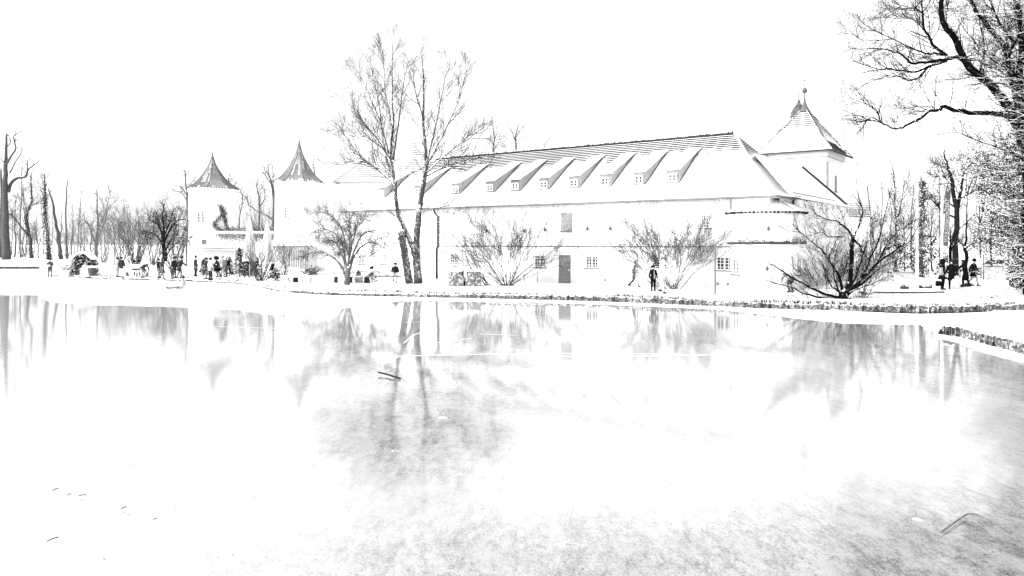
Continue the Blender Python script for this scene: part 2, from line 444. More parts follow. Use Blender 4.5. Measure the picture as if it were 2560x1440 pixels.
roof = rf.build('roof', TILE, hall)
# ridge and hips: mortar lumps, thin dark joint line beside them
hp = MB(); dk = MB(); rr = random.Random(4)
def ridge_run(a, b, w, mbs, mbd, step=0.32):
    L = (b-a).length; n = int(L/step); d = (b-a).normalized()
    for k in range(n):
        p = a.lerp(b, (k+.5)/n)+Z*rr.uniform(-.015, .02)
        side = d.cross(Z).normalized()
        mbs.obox(p+Z*.05, d*step*.47, side*w, Z*.05+d*.008)
    mbd.tube([a+Z*.0, b+Z*.0], w*1.0, 5)
ridge_run(rA, rB, .19, hp, MB())
dk.tube([rA-N*.26-Z*.10, rB-N*.26-Z*.10], .05, 4)
for a, b in ((e1[1], rB), (e1[0], rA)):
    ridge_run(a, b, .075, hp, dk)
ridge = hp.build('ridge_tiles', snowy('snow capped ridge tile', .10, .8, 5), roof)
dk.build('ridge_joint', M('dark tile joint', .03, .9), roof)
# thin dark course above the gutter (snow guard rail)
sg_ = MB()
for (a, b, dz) in ((-12, 9.5, 0), (-3, 13.8, .18)):
    sg_.tube([F(a, EZ+.62-dz, -.28-dz*.9), F(b, EZ+.62-dz, -.28-dz*.9)], .018, 4)
for k in range(30): sg_.tube([F(-12+k*.88, EZ+.45, -.28), F(-12+k*.88, EZ+.62, -.28)], .012, 4)
sg_.build('snow_guard', ZINC, roof)
gt = MB()
gt.tube([F(S0-.6, EZ-.03, -.66), F(S1+.65, EZ-.03, -.66)], .075, 8)
gt.tube([F(S1+.66, EZ-.03, -.66), F(S1+.66, EZ-.03, 13.6)], .075, 8)
for k in range(38): gt.tube([F(S0+k*.97, EZ+.06, -.64), F(S0+k*.97, EZ-.11, -.74), F(S0+k*.97, EZ-.12, -.55)], .014, 4)
gt.build('gutter', ZINC, hall)
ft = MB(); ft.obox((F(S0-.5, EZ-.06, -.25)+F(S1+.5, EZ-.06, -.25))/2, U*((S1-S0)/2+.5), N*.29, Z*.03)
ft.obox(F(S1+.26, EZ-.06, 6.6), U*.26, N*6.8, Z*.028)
ft.build('soffit', M('grey eaves boards', .55, .9), hall)  # one even grey for the eaves boards
sc = MB(); sA, sB = s_at(1100), s_at(1826)
sc.obox((F(sA, 2.93, -.03)+F(sB, 2.93, -.03))/2, U*(sB-sA)/2, N*.03, Z*.025)
for px in (1160, 1215, 1268, 1325, 1380, 1434, 1491, 1560, 1640, 1735, 1790): sc.obox(F(s_at(px), 2.965, -.04), U*.05, N*.035, Z*.02)
sc.build('string_cable', M('dark cable duct', .035, .7), hall)
def downpipe(px, z0, z1, off=-.12):
    d = MB(); s = s_at(px)
    d.tube([F(s, EZ-.1, -.6), F(s, EZ-.35, -.5), F(s, EZ-.65, off), F(s, 2.95, off), F(s-.15, 2.72, off), F(s-.15, z0, off)], .06 if px > 1500 else .075, 8)
    d.obox(F(s-.1, 2.9, off), U*.2, N*.03, Z*.02)
    d.build('downpipe', IRON if px < 1500 else ZINC, hall)
downpipe(1097, .25, 6)
d = MB(); s = s_at(1834); d.tube([F(s, EZ-.08, -.55), F(s, EZ-.75, -.5)], .075, 8); d.build('downpipe', ZINC, hall)
d = MB(); s = s_at(1050); d.tube([F(s, .3, -.1), F(s, 2.9, -.1)], .03, 6); 
def window(parent, B, c, w, h, nx=2, rows=4, sub=2, glass=GLASS, sill=True, part='window', frame=WHITEWOOD, lab=None):
    """B = (across, out) unit vectors; c = bottom centre on the wall face"""
    A, Out = B
    fr = MB(); t = .035
    for sx in (-1, 1): fr.obox(c+A*sx*(w/2-t)+Z*h/2+Out*.03, A*t, Out*.03, Z*h/2)
    for z in (t, h-t): fr.obox(c+Z*z+Out*.031, A*(w/2-2*t), Out*.029, Z*t)
    for k in range(1, nx): fr.obox(c+A*(-w/2+w*k/nx)+Z*h/2+Out*.032, A*.045, Out*.028, Z*(h/2-2*t))
    cw = (w)/nx
    for k in range(nx):
        x0 = -w/2+cw*k
        for q in range(1, sub): fr.obox(c+A*(x0+cw*q/sub)+Z*h/2+Out*.02, A*.014, Out*.014, Z*(h/2-2*t))
        for r_ in range(1, rows): fr.obox(c+A*(x0+cw/2)+Z*(h*r_/rows)+Out*.021, A*(cw/2-.045), Out*.0135, Z*.014)
    f = fr.build(part, frame, parent)
    if lab: f['label'] = lab
    pn = MB(); pn.obox(c+Z*h/2+Out*.004, A*(w/2-t), Out*.004, Z*(h/2-t)); pn.build('pane', glass, f)
    if sill:
        sl = MB(); sl.obox(c-Z*.03+Out*.07-A*.05, A*(w/2+.10), Out*.07, Z*.025); sl.build('sill', M('dark sill', .03, .8), f)
    return f
WB = (U, -N)
for px, py0, py1, w, gl in ((1351, 668, 638, 1.0, GLASS), (1481, 670, 640, 1.0, GLASS), (1651, 668, 641, 1.0, GLASS), (1812, 676, 642, 1.05, GLASS),
                           (1137, 664, 634, .9, GLASS2), (960, 660, 634, .75, GLASS2), (998, 661, 635, .75, GLASS2), (905, 660, 636, .75, GLASS2)):
    s = s_at(px); window(hall, WB, F(s, z_at(py0, s)), w, z_at(py1, s)-z_at(py0, s), 2, 4, 2, gl)
s = s_at(1765); window(hall, WB, F(s, z_at(570, s)), .62, .85, 2, 4, 2, GLASS)
# loading hatch with its board shutter
s = s_at(1415.5); zb = z_at(578, s); zt = z_at(532, s)
sh = MB(); w = .92
for k in range(7): sh.obox(F(s-w/2+w*(k+.5)/7, (zb+zt)/2, -.03), U*(w/14-.006), N*.02, Z*(zt-zb)/2)
for z in (zb+.12, zb+.22, zt-.1, zt-.22): sh.obox(F(s, z, -.06), U*w/2, N*.012, Z*.02)
shu = sh.build('shutter', PLANKP, hall)
sl = MB(); sl.obox(F(s, zb-.03, -.06), U*(w/2+.06), N*.06, Z*.03); sl.build('sill', M('dark sill', .03), shu)
bk = MB(); bk.obox(F(s, (zb+zt)/2, -.005), U*(w/2+.015), N*.004, Z*((zt-zb)/2+.01)); bk.build('shutter_gap', M('shadow gap board', .03), shu)
# plank door
s = s_at(1411.5); w = .93; zt = z_at(638, s)
dm = MB()
for k in range(14): dm.obox(F(s, .3+(zt-.3)*(k+.5)/14, -.03), U*w/2, N*.02, Z*((zt-.3)/28-.008))
door = dm.build('door', DOORM, hall)
dm = MB(); dm.obox(F(s, (zt+.3)/2, -.008), U*(w/2+.03), N*.006, Z*((zt-.3)/2+.02)); dm.build('door_frame', M('dark door joint', .03), door)
dm = MB(); dm.obox(F(s+w/2-.06, 1.25, -.07), U*.05, N*.02, Z*.07); dm.build('handle', POSTW, door)
# vents at the foot of the wall
for px in (1512, 1795, 1820):
    s = s_at(px); v = MB()
    v.rings([[F(s, .62, -.01)+U*.1*math.cos(k*.785)+Z*.1*math.sin(k*.785) for k in range(8)], [F(s, .62, -.05)+U*.1*math.cos(k*.785)+Z*.1*math.sin(k*.785) for k in range(8)]])
    v.build('wall_vent', ZINC, hall)
# dormers
def roofz(t): return EZ+.52+(t-.35)*(RZ-EZ-.52)/(RT-.35)
def dormer(px, gl):
    t0, t1 = 1.25, 4.9; s = s_at(px, t0)-.44; w = .44
    zb, zt, ze = roofz(t0), roofz(t0)+.86, roofz(t1)
    a = MB()
    a.poly([F(s-w, zb-.1, t0), F(s+w, zb-.1, t0), F(s+w, zt, t0), F(s-w, zt, t0)])
    fr = a.build('dormer', PLANK, hall)
    for sx in (1, -1):
        ch = MB(); nb = 15
        for k in range(nb):
            ta = t0+(t1-t0)*k/nb+.02; tb_ = t0+(t1-t0)*(k+1)/nb-.03
            za = zt+(ze-zt)*(ta-t0)/(t1-t0); zb2 = zt+(ze-zt)*(tb_-t0)/(t1-t0)
            pts = [F(s+sx*w, roofz(ta)-.02, ta), F(s+sx*w, roofz(tb_)-.02, tb_), F(s+sx*w, zb2, tb_), F(s+sx*w, za, ta)]
            ch.poly(pts if sx > 0 else pts[::-1])
            ch.poly([p-U*sx*.03 for p in ([F(s+sx*w, roofz(ta)-.02, ta-.06), F(s+sx*w, roofz(tb_)-.02, tb_), F(s+sx*w, zb2-.02, tb_), F(s+sx*w, za-.02, ta-.06)])])
        ch.build('cheek', M('pale cheek boards', .42, .9, 0, .2, 6), fr)  # both cheeks share one pale grey
    bt = MB(); bt.tube([F(s+w+.02, roofz(t0), t0), F(s+w+.02, roofz(t1)+.03, t1)], .035, 4); bt.tube([F(s-w-.02, roofz(t0)+.02, t0), F(s-w-.02, roofz(t1)+.03, t1)], .012, 4)
    bt.build('flashing', M('dark lead flashing', .03), fr)
    r_ = MB(); o = .1
    q = [F(s-w-o, zt+.02, t0-.12), F(s+w+o, zt+.02, t0-.12), F(s+w+o, ze+.05, t1), F(s-w-o, ze+.05, t1)]
    r_.rings([q, [p+Z*.05 for p in q]]); r_.build('dormer_roof', SNOW, fr)
    window(fr, WB, F(s, zb+.12, t0), .62, .52, 2, 2, 1, gl, False, 'window_frame', WHITEWOOD)
for px, gl in ((963, GLASS2), (1055, GLASS2), (1150, GLASS2), (1236, GLASS2), (1300, GLASS2), (1372, GLASS), (1448, GLASS), (1527, GLASS), (1612, GLASS), (1697, GLASS2)):
    dormer(px, gl)

# hanging lanterns
def lantern(p, label, h=.34, arm=.28, cat='lantern'):
    t = thing('lantern', p, label, cat, 'lanterns hanging on the white walls')
    a = MB(); a.tube([p+N*.12+Z*(arm+.04), p+Z*(arm+.04), p+Z*h*.9], .014, 5); a.build('bracket', IRON, t)
    b = MB(); b.lathe(p, [(.015, h), (.04, h*.8), (.085, h*.62), (.105, h*.38), (.09, h*.15), (.03, 0)], 8); b.build('lamp_body', M('tarnished lantern glass', .06, .4), t)
LL = ['lantern above the wide shrub, furthest left of the wall lanterns', 'lantern right of the downpipe, over the right half of the wide shrub', 'dark lantern left of the board hatch on the upper wall',
      'pale lantern right of the board hatch on the upper wall', 'lantern at the left edge of the round bare shrub']
for px, py, l in zip((1220, 1314, 1366, 1472, 1529), (582, 582, 579, 577, 576), LL):
    s = s_at(px); lantern(F(s, z_at(py, s, -.2), -.2), l)

# ------------------------------------------------------------------ wing behind the right end
wing = thing('side_wing', F(12.3, .3, 10), 'white side wing with a gabled roof behind the right end of the long building', 'building')
m = MB(); w0, w1, tl = 9.5, 15.2, 15.0
m.poly([F(w1-.3, .1, 0.6), F(w1-.3, .1, tl), F(w1-.3, 6.0, tl), F(w1-.3, 6.0, .6)])
m.poly([F(w1-.3, .1, tl), F(w0, .1, tl), F(w0, 6, tl), F(12.2, 8.7, tl), F(w1-.3, 6, tl)])
m.build('wall', PLASTER, wing)
r_ = MB(); a, b, c, d = F(w1+.3, 5.9, 1.0), F(w1+.3, 5.9, tl+.5), F(12.2, 9.0, tl+.5), F(12.2, 9.0, 4.2)
r_.rings([[a, b, c, d], [p+Z*.1 for p in (a, b, c, d)]])
b2 = F(w0-.5, 5.9, tl+.5); d2 = F(w0-.5, 5.9, 4.2); r_.rings([[b2, c, d, d2][::1], [p+Z*.09 for p in (b2, c, d, d2)]])
wr = r_.build('roof', SNOW, wing)
v = MB(); v.tube([b+Z*.1+N*.12, c+Z*.12+N*.12], .15, 5); v.tube([a+Z*.0, b+Z*.0], .05, 5)
for k in range(2):
    o = .1+k*.45; v.tube([F(w1+.3-o*.5, 5.9+o*.52+.1, 1.6+o), F(w1+.3-o*.5, 5.9+o*.52+.1, tl-1-k)], .025, 4)
v.build('verge', M('dark verge tile', .025, .9), wr)
# square tower
TC = Vector((25.6, 62, 0))
def T(a, b, z): return TC - U*a + N*b + Z*z             # a leftwards along the front, b into depth
tw = thing('square_tower', T(2.5, 3, .3), 'square white tower with a tiled pyramid roof and ball finial beside the long building', 'tower')
TA, TB, TZ = 4.95, 6.2, 10.55
m = MB(); m.obox(T(TA/2, TB/2, (TZ+.1)/2), U*TA/2, N*TB/2, Z*(TZ-.1)/2); m.build('wall', PLASTER, tw)
q = MB(); q.obox(T(.62, -.012, TZ/2+.8), U*.38, N*.012, Z*(TZ/2-1.5)); q.obox(T(-.012, .5, TZ/2+.8), U*.012, N*.35, Z*(TZ/2-1.5))
q.build('corner_band', snowy('worn plaster corner band', .42, .15, 1.2, .3), tw)
co = MB(); co.obox(T(TA/2, TB/2, TZ-.05), U*(TA/2+.16), N*(TB/2+.16), Z*.22); cor = co.build('cornice', M('pale cornice plaster', .66, .9, 0, .04), tw)
cl = MB(); cl.obox(T(TA/2, -.17, TZ-.28), U*(TA/2+.17), N*.012, Z*.018); cl.obox(T(-.17, TB/2, TZ-.28), U*.012, N*(TB/2+.17), Z*.018); cl.build('cornice_line', M('grey moulding', .16), cor)
TT = tile_mat('tower tiles under snow', .20, 11.7, 13.2, .12)
ap = T(TA/2, TB/2, 15.0); o = .62; e = [T(-o, -o, TZ+.2), T(TA+o, -o, TZ+.2), T(TA+o, TB+o, TZ+.2), T(-o, TB+o, TZ+.2)]
k1 = [T(.2, .22, TZ+1.15), T(TA-.2, .22, TZ+1.15), T(TA-.2, TB-.22, TZ+1.15), T(.2, TB-.22, TZ+1.15)]
r_ = MB()
for i in range(4):
    j = (i+1) % 4; r_.poly([e[j], e[i], k1[i], k1[j]]); r_.poly([k1[j], k1[i], ap])
tr = r_.build('roof', TT, tw)
hp = MB(); dk = MB()
for i in (0, 1, 3):
    ridge_run(e[i], k1[i], .045, hp, dk, .3); ridge_run(k1[i], ap, .045, hp, dk, .3); dk.tube([e[i]+Z*.05+N*.04, k1[i]+Z*.06+N*.04, ap+Z*.06+N*.04], .085, 5)
for k in range(6):
    t = k/6; a = k1[0].lerp(e[0], .9-t*.9); b = k1[3].lerp(e[3], .9-t*.9); dk.tube([a.lerp(b, .04)+Z*.05, a.lerp(b, .75+.1*math.sin(k))+Z*.05], .035, 4)
hp.build('hip_tiles', snowy('snow capped ridge tile', .1, .8), tr); dk.build('hip_joint', M('dark tile joint', .03), tr)
g_ = MB(); g_.tube([e[1]-Z*.03, e[0]-Z*.03], .07, 6); g_.tube([e[0]-Z*.05, e[3]-Z*.05], .10, 6); g_.build('gutter', M('dark tower gutter', .045), tw)
g_ = MB(); g_.tube([T(TA-.3, -.5, TZ+.1), T(TA-.3, -.2, TZ-.4), T(TA-.3, -.1, 8)], .06, 6); g_.build('downpipe', ZINC, tw)
f_ = MB(); f_.lathe(ap, [(.5, -.45), (.22, .1), (.1, .5), (.06, 1.0), (.04, 1.15), (.17, 1.22), (.24, 1.4), (.17, 1.6), (.03, 1.68), (.02, 2.2)], 10); f_.lathe(ap+Z*2.3, [(.0, -.12), (.09, 0), (0, .12)], 8)
f_.build('finial', M('grey copper finial', .09, .6), tw)
window(tw, (N, U), T(-.0, 3.3, 7.55), .45, 1.35, 1, 1, 1, GLASS2, True, 'window', M('grey window frame', .3))
# onion dome turret behind, chimney
od = thing('onion_turret', P(1998, 300, 74), 'small onion dome turret with a spike peeping over the square tower', 'turret')
p0 = P(1997, 318, 74); m = MB(); m.lathe(p0-Z*3, [(.55, 0), (.55, 3.2)], 8); m.build('turret_wall', PLASTER, od)
m = MB(); m.lathe(p0+Z*.2, [(.5, 0), (.72, .35), (.8, .8), (.7, 1.35), (.42, 1.8), (.2, 2.1), (.06, 2.5), (.03, 3.4), (.0, 4.2)], 12, .2); m.build('onion_dome', M('shingled dome', .07, .6, .2, .75, 3), od, True)
cy = thing('chimney', P(1958, 345, 72), 'short chimney stack left of the square tower roof', 'chimney')
m = MB(); m.box(P(1958, 350, 72), .8, .8, 1.7); m.build('stack', PLASTER, cy); m = MB(); m.box(P(1958, 326, 72), .95, .95, .12); m.build('stack_cap', M('grey cap stone', .2), cy)

# polygonal bastion in front of the corner
BC = Vector((1912-1280, 0, 0)); bx, by = (1912-1280)/FPX*47.3, 47.3
bas = thing('round_bastion', (bx, by, .3), 'low white polygonal bastion with a tent roof at the long building corner', 'tower')
m = MB(); m.lathe((bx, by, 0), [(2.32, .1), (2.32, 5.1)], 10, .1); m.build('wall', PLASTER, bas)
m = MB(); m.lathe((bx, by, 0), [(2.46, 5.02), (2.5, 5.08), (1.2, 5.75), (.05, 6.15)], 10, .1); br = m.build('roof', SNOW, bas)
m = MB()
for k in range(64):
    a = .1+2*math.pi*k/64; q = 2*math.pi/10; rr_ = 2.5*math.cos(q/2)/math.cos(((a-.1) % q)-q/2)
    m.box((bx+math.cos(a)*rr_, by+math.sin(a)*rr_, 5.0), .14, .12, .1+.03*(k % 3), a)
m.build('eave_tiles', snowy('eave tile ends', .03, .45, 8), br)
m = MB()
for k in (0, 1, 6, 7, 8, 9, 5):
    a = .1+2*math.pi*k/10; p = [Vector((bx+math.cos(a)*r1, by+math.sin(a)*r1, z+.03)) for r1, z in ((2.45, 5.1), (1.2, 5.75), (.1, 6.13))]; m.tube(p, .025, 4)
m.build('hip_joint', M('faint tile joint', .12), br)
m = MB(); m.lathe((bx, by, 0), [(2.32, 3.08), (2.5, 3.14), (2.5, 3.17), (2.33, 3.22)], 10, .1); m.build('string_course', M('dark ledge tile', .05), bas)
for px, py in ((1848, 686), (1990, 684)):
    D = 45.5; a = math.atan2(P(px, 610, D).y-by, P(px, 610, D).x-bx); 
    outv = Vector((math.cos(a), math.sin(a), 0)); outv = Vector((math.cos(.1+(round((a-.1-math.pi/10)/(math.pi/5))+.5)*math.pi/5), math.sin(.1+(round((a-.1-math.pi/10)/(math.pi/5))+.5)*math.pi/5), 0))
    window(bas, (Vector((-outv.y, outv.x, 0)), outv), Vector((bx, by, 1.25))+outv*2.215, .6, .95, 2, 4, 1, GLASS2)
tv = MB(); rv = random.Random(11); pts = []
for _ in range(900):
    a = rv.uniform(-2.6, -.35); pts.append(Vector((bx+math.cos(a)*2.42, by+math.sin(a)*2.42, 3.22+abs(rv.gauss(0, .11))*(1+math.sin(a*5)))))
tv.leaves(pts, .035, rv); vt = tv.build('ledge_creeper', snowy('dry creeper', .05, .3, 9)); tag(vt, 'dry creeper lying along the ledge of the bastion', 'creeper')
for px, py, l in ((1921, 578, 'lantern on the upper wall of the bastion'), (1918, 678, 'low lantern near the bare branches, on the lower wall of the bastion')):
    lantern(P(px, py, 44.6), l)
# garden wall right of the bastion
gw = thing('garden_wall', P(2080, 700, 56), 'tall white garden wall topped with creeper behind the leaning bare tree', 'wall')
m = MB(); a = F(15.3, 0, 3); b = P(2116, 700, 58); a.z = b.z = 0
d = (b-a).normalized(); nn = Vector((-d.y, d.x, 0)); c = (a+b)/2
m.obox(c+Z*3.0, d*(b-a).length/2, nn*.2, Z*2.9); m.build('wall', PLASTER, gw)
m = MB(); m.obox(c+Z*5.97, d*(b-a).length/2, nn*.32, Z*.06); m.build('coping', SNOW, gw)
m = MB(); rv = random.Random(9)
m.leaves([a.lerp(b, rv.random())+Z*(6.0-abs(rv.gauss(0, .45)))+nn*-.3*rv.random() for _ in range(1500)], .045, rv)
tag(m.build('wall_creeper', snowy('dry creeper', .05, .3, 9)), 'dry creeper hanging over the garden wall behind the leaning tree', 'creeper')
# small tiled house
D = 78; hs = thing('tiled_house', P(2143, 680, D), 'small house whose steep tiled roof shows right of the square tower', 'house')
c0, c1 = P(2109, 546, D), P(2171, 544, D); ux = Vector((1, -.25, 0)).normalized(); uy = Vector((.25, 1, 0)).normalized(); cc = (c0+c1)/2; hw = 1.3
m = MB(); m.obox(Vector((cc.x, cc.y, cc.z/2))+uy*2.2, ux*hw, uy*2.2, Z*cc.z/2); m.build('wall', PLASTER, hs)
m = MB(); a, b = cc-ux*(hw+.15)-Z*.1, cc+ux*(hw+.15)-Z*.1; top = Vector((0, 0, 3.6)); mid = uy*2.2
m.poly([a, b, b+mid+top, a+mid+top]); m.poly([b+uy*4.4, a+uy*4.4, a+mid+top, b+mid+top]); 
m.poly([b, b+uy*4.4, b+mid+top]); m.poly([a+uy*4.4, a, a+mid+top])
hr = m.build('roof', tile_mat('house tiles', .2, 8.4, 6.6, .05, 0, 0), hs)
m = MB(); m.tube([a+mid+top, b+mid+top], .13, 5); m.build('ridge_tiles', SNOW, hr)
m = MB(); m.tube([b, b+mid+top], .06, 5); m.tube([a+mid+top-Z*.2-uy*.1, b+mid+top-Z*.2-uy*.1], .03, 4); m.build('verge', M('dark verge tile', .025), hr)

# ------------------------------------------------------------------ roofs behind the middle
D = 92; pt = thing('pyramid_tower', P(1030, 600, D), 'far tower with a faintly tiled pyramid roof behind the twin bare trees', 'tower')
a = P(985, 400, D); b = P(1085, 400, D); cc = (a+b)/2; h = (b.x-a.x)/2
m = MB(); m.box((cc.x, cc.y+h, cc.z/2), h*1.9, h*1.9, cc.z); m.build('wall', PLASTER, pt)
m = MB(); q = [cc+Vector((sx*h, h+sy*h, 0)) for sx, sy in ((-1, -1), (1, -1), (1, 1), (-1, 1))]; ap2 = cc+Vector((0, h, 3.9))
for i in range(4): m.poly([q[i], q[(i+1) % 4], ap2])
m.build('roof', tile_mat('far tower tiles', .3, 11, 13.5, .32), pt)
D = 78; bh = thing('rear_house', P(960, 680, D), 'snowy roofed white house standing behind the left end of the long building', 'house')
a = P(832, 455, D); b = P(1100, 455, D); w = (b.x-a.x)
m = MB(); m.box((a.x+w/2+.3, a.y+4, a.z/2), w-.6, 7.4, a.z); m.build('wall', PLASTER, bh)
m = MB(); A0, B0 = a, b; A1, B1 = a+Vector((0, 8.4, 0)), b+Vector((0, 8.4, 0)); r0, r1 = a+Vector((2.2, 4.2, 2.6)), b+Vector((-1, 4.2, 2.6))
for pl in ((A0, B0, r1, r0), (B1, A1, r0, r1), (A1, A0, r0), (B0, B1, r1)): m.poly(pl)
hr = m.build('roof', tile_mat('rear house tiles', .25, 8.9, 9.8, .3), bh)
m = MB(); m.tube([A0, B0], .06, 5); m.tube([A0, A1], .06, 5); m.build('gutter', M('pale gutter', .28), bh)
m = MB(); m.tube([A0, r0], .035, 4); m.build('hip_joint', M('faint tile joint', .2), hr)
m = MB(); m.tube([P(848, 456, D), P(876, 512, 70)], .04, 5); m.build('downpipe', M('pale gutter', .28), bh)

# ------------------------------------------------------------------ two round towers with curved conical roofs
def round_tower(px, D, rw, re, zE, zA, label, winpx, winz, wh, ww, rot):
    c = Vector(((px-1280)/FPX*D, D, 0))
    t = thing('round_tower', (c.x, c.y, .3), label, 'tower', 'round corner towers with curved conical roofs')
    m = MB(); m.lathe(c, [(rw+.15, .1), (rw+.02, 4), (rw, zE-.5), (rw+.1, zE-.35), (rw+.1, zE)], 28); m.build('wall', PLASTER, t, False)
    H = zA-zE; prof = [(re, zE-.02), (re*.86, zE+H*.05), (re*.66, zE+H*.155), (re*.48, zE+H*.30), (re*.35, zE+H*.44), (re*.215, zE+H*.60), (re*.11, zE+H*.76), (re*.03, zE+H*.97), (.02, zE+H)]
    m = MB(); m.lathe(c, prof, 8, rot); rf_ = m.build('roof', M('pale snow crusted tiles', .62, .9, 0, .3, 1.5), t)
    rb_ = MB(); hb_ = MB(); q = 2*math.pi/8
    for k in range(80):
        a = rot+2*math.pi*(k+.5)/80; frac = ((a-rot) % q); cr = math.cos(q/2)/math.cos(frac-q/2)
        pts = []; top = 8 if k % 4 == 0 else (rr.choice((6, 7)) if k % 2 == 0 else rr.choice((3, 4, 4, 5, 5, 6)))
        for r_, z in prof[:top]: pts.append(c+Vector((math.cos(a)*r_*cr*1.01, math.sin(a)*r_*cr*1.01, z+.02)))
        st = 0 if rr.random() < .8 else 1
        rb_.tube(pts[st:], [.046-.0045*i for i in range(len(pts[st:]))], 4)
    for k in range(8):
        a = rot+q*k; hb_.tube([c+Vector((math.cos(a)*r_, math.sin(a)*r_, z+.05)) for r_, z in prof], .045, 5)
    rb_.build('tile_ribs', M('grey roof ribs', .17, .9), rf_); hb_.build('hip_tiles', M('grey hip tiles', .16, .9), rf_)
    m = MB()
    for k in range(56):
        a = rot+2*math.pi*k/56; cr = math.cos(q/2)/math.cos(((a-rot) % q)-q/2)
        m.box((c.x+math.cos(a)*re*cr*1.0, c.y+math.sin(a)*re*cr*1.0, zE-.05), .11, .1, .09, a)
    m.build('eave_tiles', M('dark eave tiles', .05), rf_)
    m = MB(); m.lathe(c+Z*(zA-.35), [(.16, 0), (.19, .04), (.10, .3), (.04, .75), (.015, .95)], 8); m.lathe(c+Z*(zA+.85), [(0, -.07), (.06, 0), (0, .07)], 6); m.build('finial', M('grey lead finial', .08), t)
    u = (winpx-px)/FPX*D; a = math.atan2(-math.sqrt(max(.01, rw*rw-u*u)), u); ov = Vector((math.cos(a), math.sin(a), 0))
    window(t, (Vector((-ov.y, ov.x, 0)), ov), c+ov*(rw+.01)+Z*winz, ww, wh, 2, 4, 2, M('tower window glass', .10, .3, .1, .4, 4), True)
    return t
lt = round_tower(531, 82, 2.4, 2.72, 9.1, 12.6, 'left hand round tower, creeper climbing its right side', 526, 5.35, 1.2, .85, .2)
rt_ = round_tower(748, 77, 2.35, 2.55, 9.35, 13.3, 'right hand round tower, the taller one with no creeper', 728, 5.6, 1.2, .85, .45)
c = Vector(((531-1280)/FPX*82, 82, 0)); m = MB(); m.box(c+Vector((.1, -2.5, 3.3)), .42, .1, .5); m.build('small_window', GLASS2, lt)
# creeper
m = MB(); rv = random.Random(21); pts = []
for _ in range(2600):
    k = rv.random(); px = 548+rv.gauss(0, 5)+ (12*math.sin(k*9)) ; py = 510+85*k**.8
    if rv.random() < .5: px = 552+rv.gauss(0, 3)+k*24; py = 515+80*k
    pts.append(P(px, py, 79.4+rv.uniform(0, .2)))
m.leaves(pts, .06, rv); tag(m.build('tower_creeper', snowy('dark creeper leaves', .02, .25, 6)), 'dark leafy creeper climbing the right side of the left round tower', 'creeper')
# wall between the towers
D = 79; a = P(545, 585, D); b = P(700, 583, D); a.z = b.z = 0
cw = thing('connecting_wall', (a+b)/2, 'white wall with a snow cap joining the two round towers', 'wall')
m = MB(); m.obox((a+b)/2+Z*2.1, (b-a)/2, Vector((0, .25, 0)), Z*2.1); m.build('wall', PLASTER, cw)
m = MB(); m.obox((a+b)/2+Z*4.35, (b-a)/2, Vector((0, .4, 0)), Z*.12); m.build('coping', SNOW, cw)
m = MB(); pts = []
for _ in range(5200):
    p = a.lerp(b, rv.random()); t = rv.random()
    if t < .5: p += Vector((0, -.3-rv.random()*.3, 4.45+abs(rv.gauss(0, .22))))
    else: p += Vector((0, -.45, 4.15-abs(rv.gauss(0, .38))))
    pts.append(p)
m.leaves(pts, .05, rv); tag(m.build('wall_top_creeper', snowy('grey creeper leaves', .04, .35, 6)), 'creeper spilling over the top of the wall between the round towers', 'creeper')
# plank shed of the market
D = 71; sh = thing('plank_shed', P(555, 670, D), 'low pale plank shed with a dark roof edge below the left round tower', 'shed')
a, b = P(500, 668, D), P(612, 668, D); a.z = b.z = gz(a.x, D)
m = MB(); nb = 26
for k in range(nb):
    p = a.lerp(b, (k+.5)/nb); m.box(p+Z*1.2+Vector((0, .02*(k % 2), 0)), (b.x-a.x)/nb*.94, .05, 2.3)
m.box((a+b)/2+Vector((0, 1.6, 1.15)), (b.x-a.x)-.1, 3.1, 2.2); m.build('plank_wall', M('whitewashed planks', .5, .9, 0, .12, 2), sh)
m = MB(); m.obox((a+b)/2+Vector((0, 1.3, 2.52)), Vector(((b.x-a.x)/2+.2, 0, -.06)), Vector((0, 2.0, .15)), Z*.09); m.build('roof', SNOW, sh)
m = MB(); m.obox((a+b)/2+Vector((0, -.72, 2.40)), Vector(((b.x-a.x)/2+.2, 0, -.06)), Vector((0, .03, 0)), Z*.05); m.build('roof_edge', M('grey roof board', .10), sh)
m = MB(); m.box(b+Vector((-.6, -.6, 1.2)), .1, .1, 2.3); m.build('post', PLANK, sh)
# low building with a lean-to roof
D = 68; ol = thing('garden_pavilion', P(730, 680, D), 'low white lean-to pavilion with a snow roof in front of the right round tower', 'pavilion')
a, b = P(684, 690, D), P(772, 690, D); a.z = b.z = .3
m = MB(); m.box((a+b)/2+Vector((0, 1.5, 1.3)), b.x-a.x, 3.0, 2.6); m.build('wall', M('grey lattice wall', .55, .9, 0, .25, 1.5), ol)
m = MB(); m.obox((a+b)/2+Vector((0, 1.3, 3.2)), Vector(((b.x-a.x)/2+.2, 0, 0)), Vector((0, 1.9, .55)), Z*.08); m.build('roof', SNOW, ol)
m = MB(); m.tube([a+Vector((-.2, -.65, 2.55)), b+Vector((.2, -.65, 2.62))], .045, 5); m.build('gutter', ZINC, ol)
m = MB()
for k in range(9): m.box(a.lerp(b, .45+k*.065)+Vector((0, -.03, 1.5)), .05, .05, 1.5)
m.build('lattice', PLANK, ol)
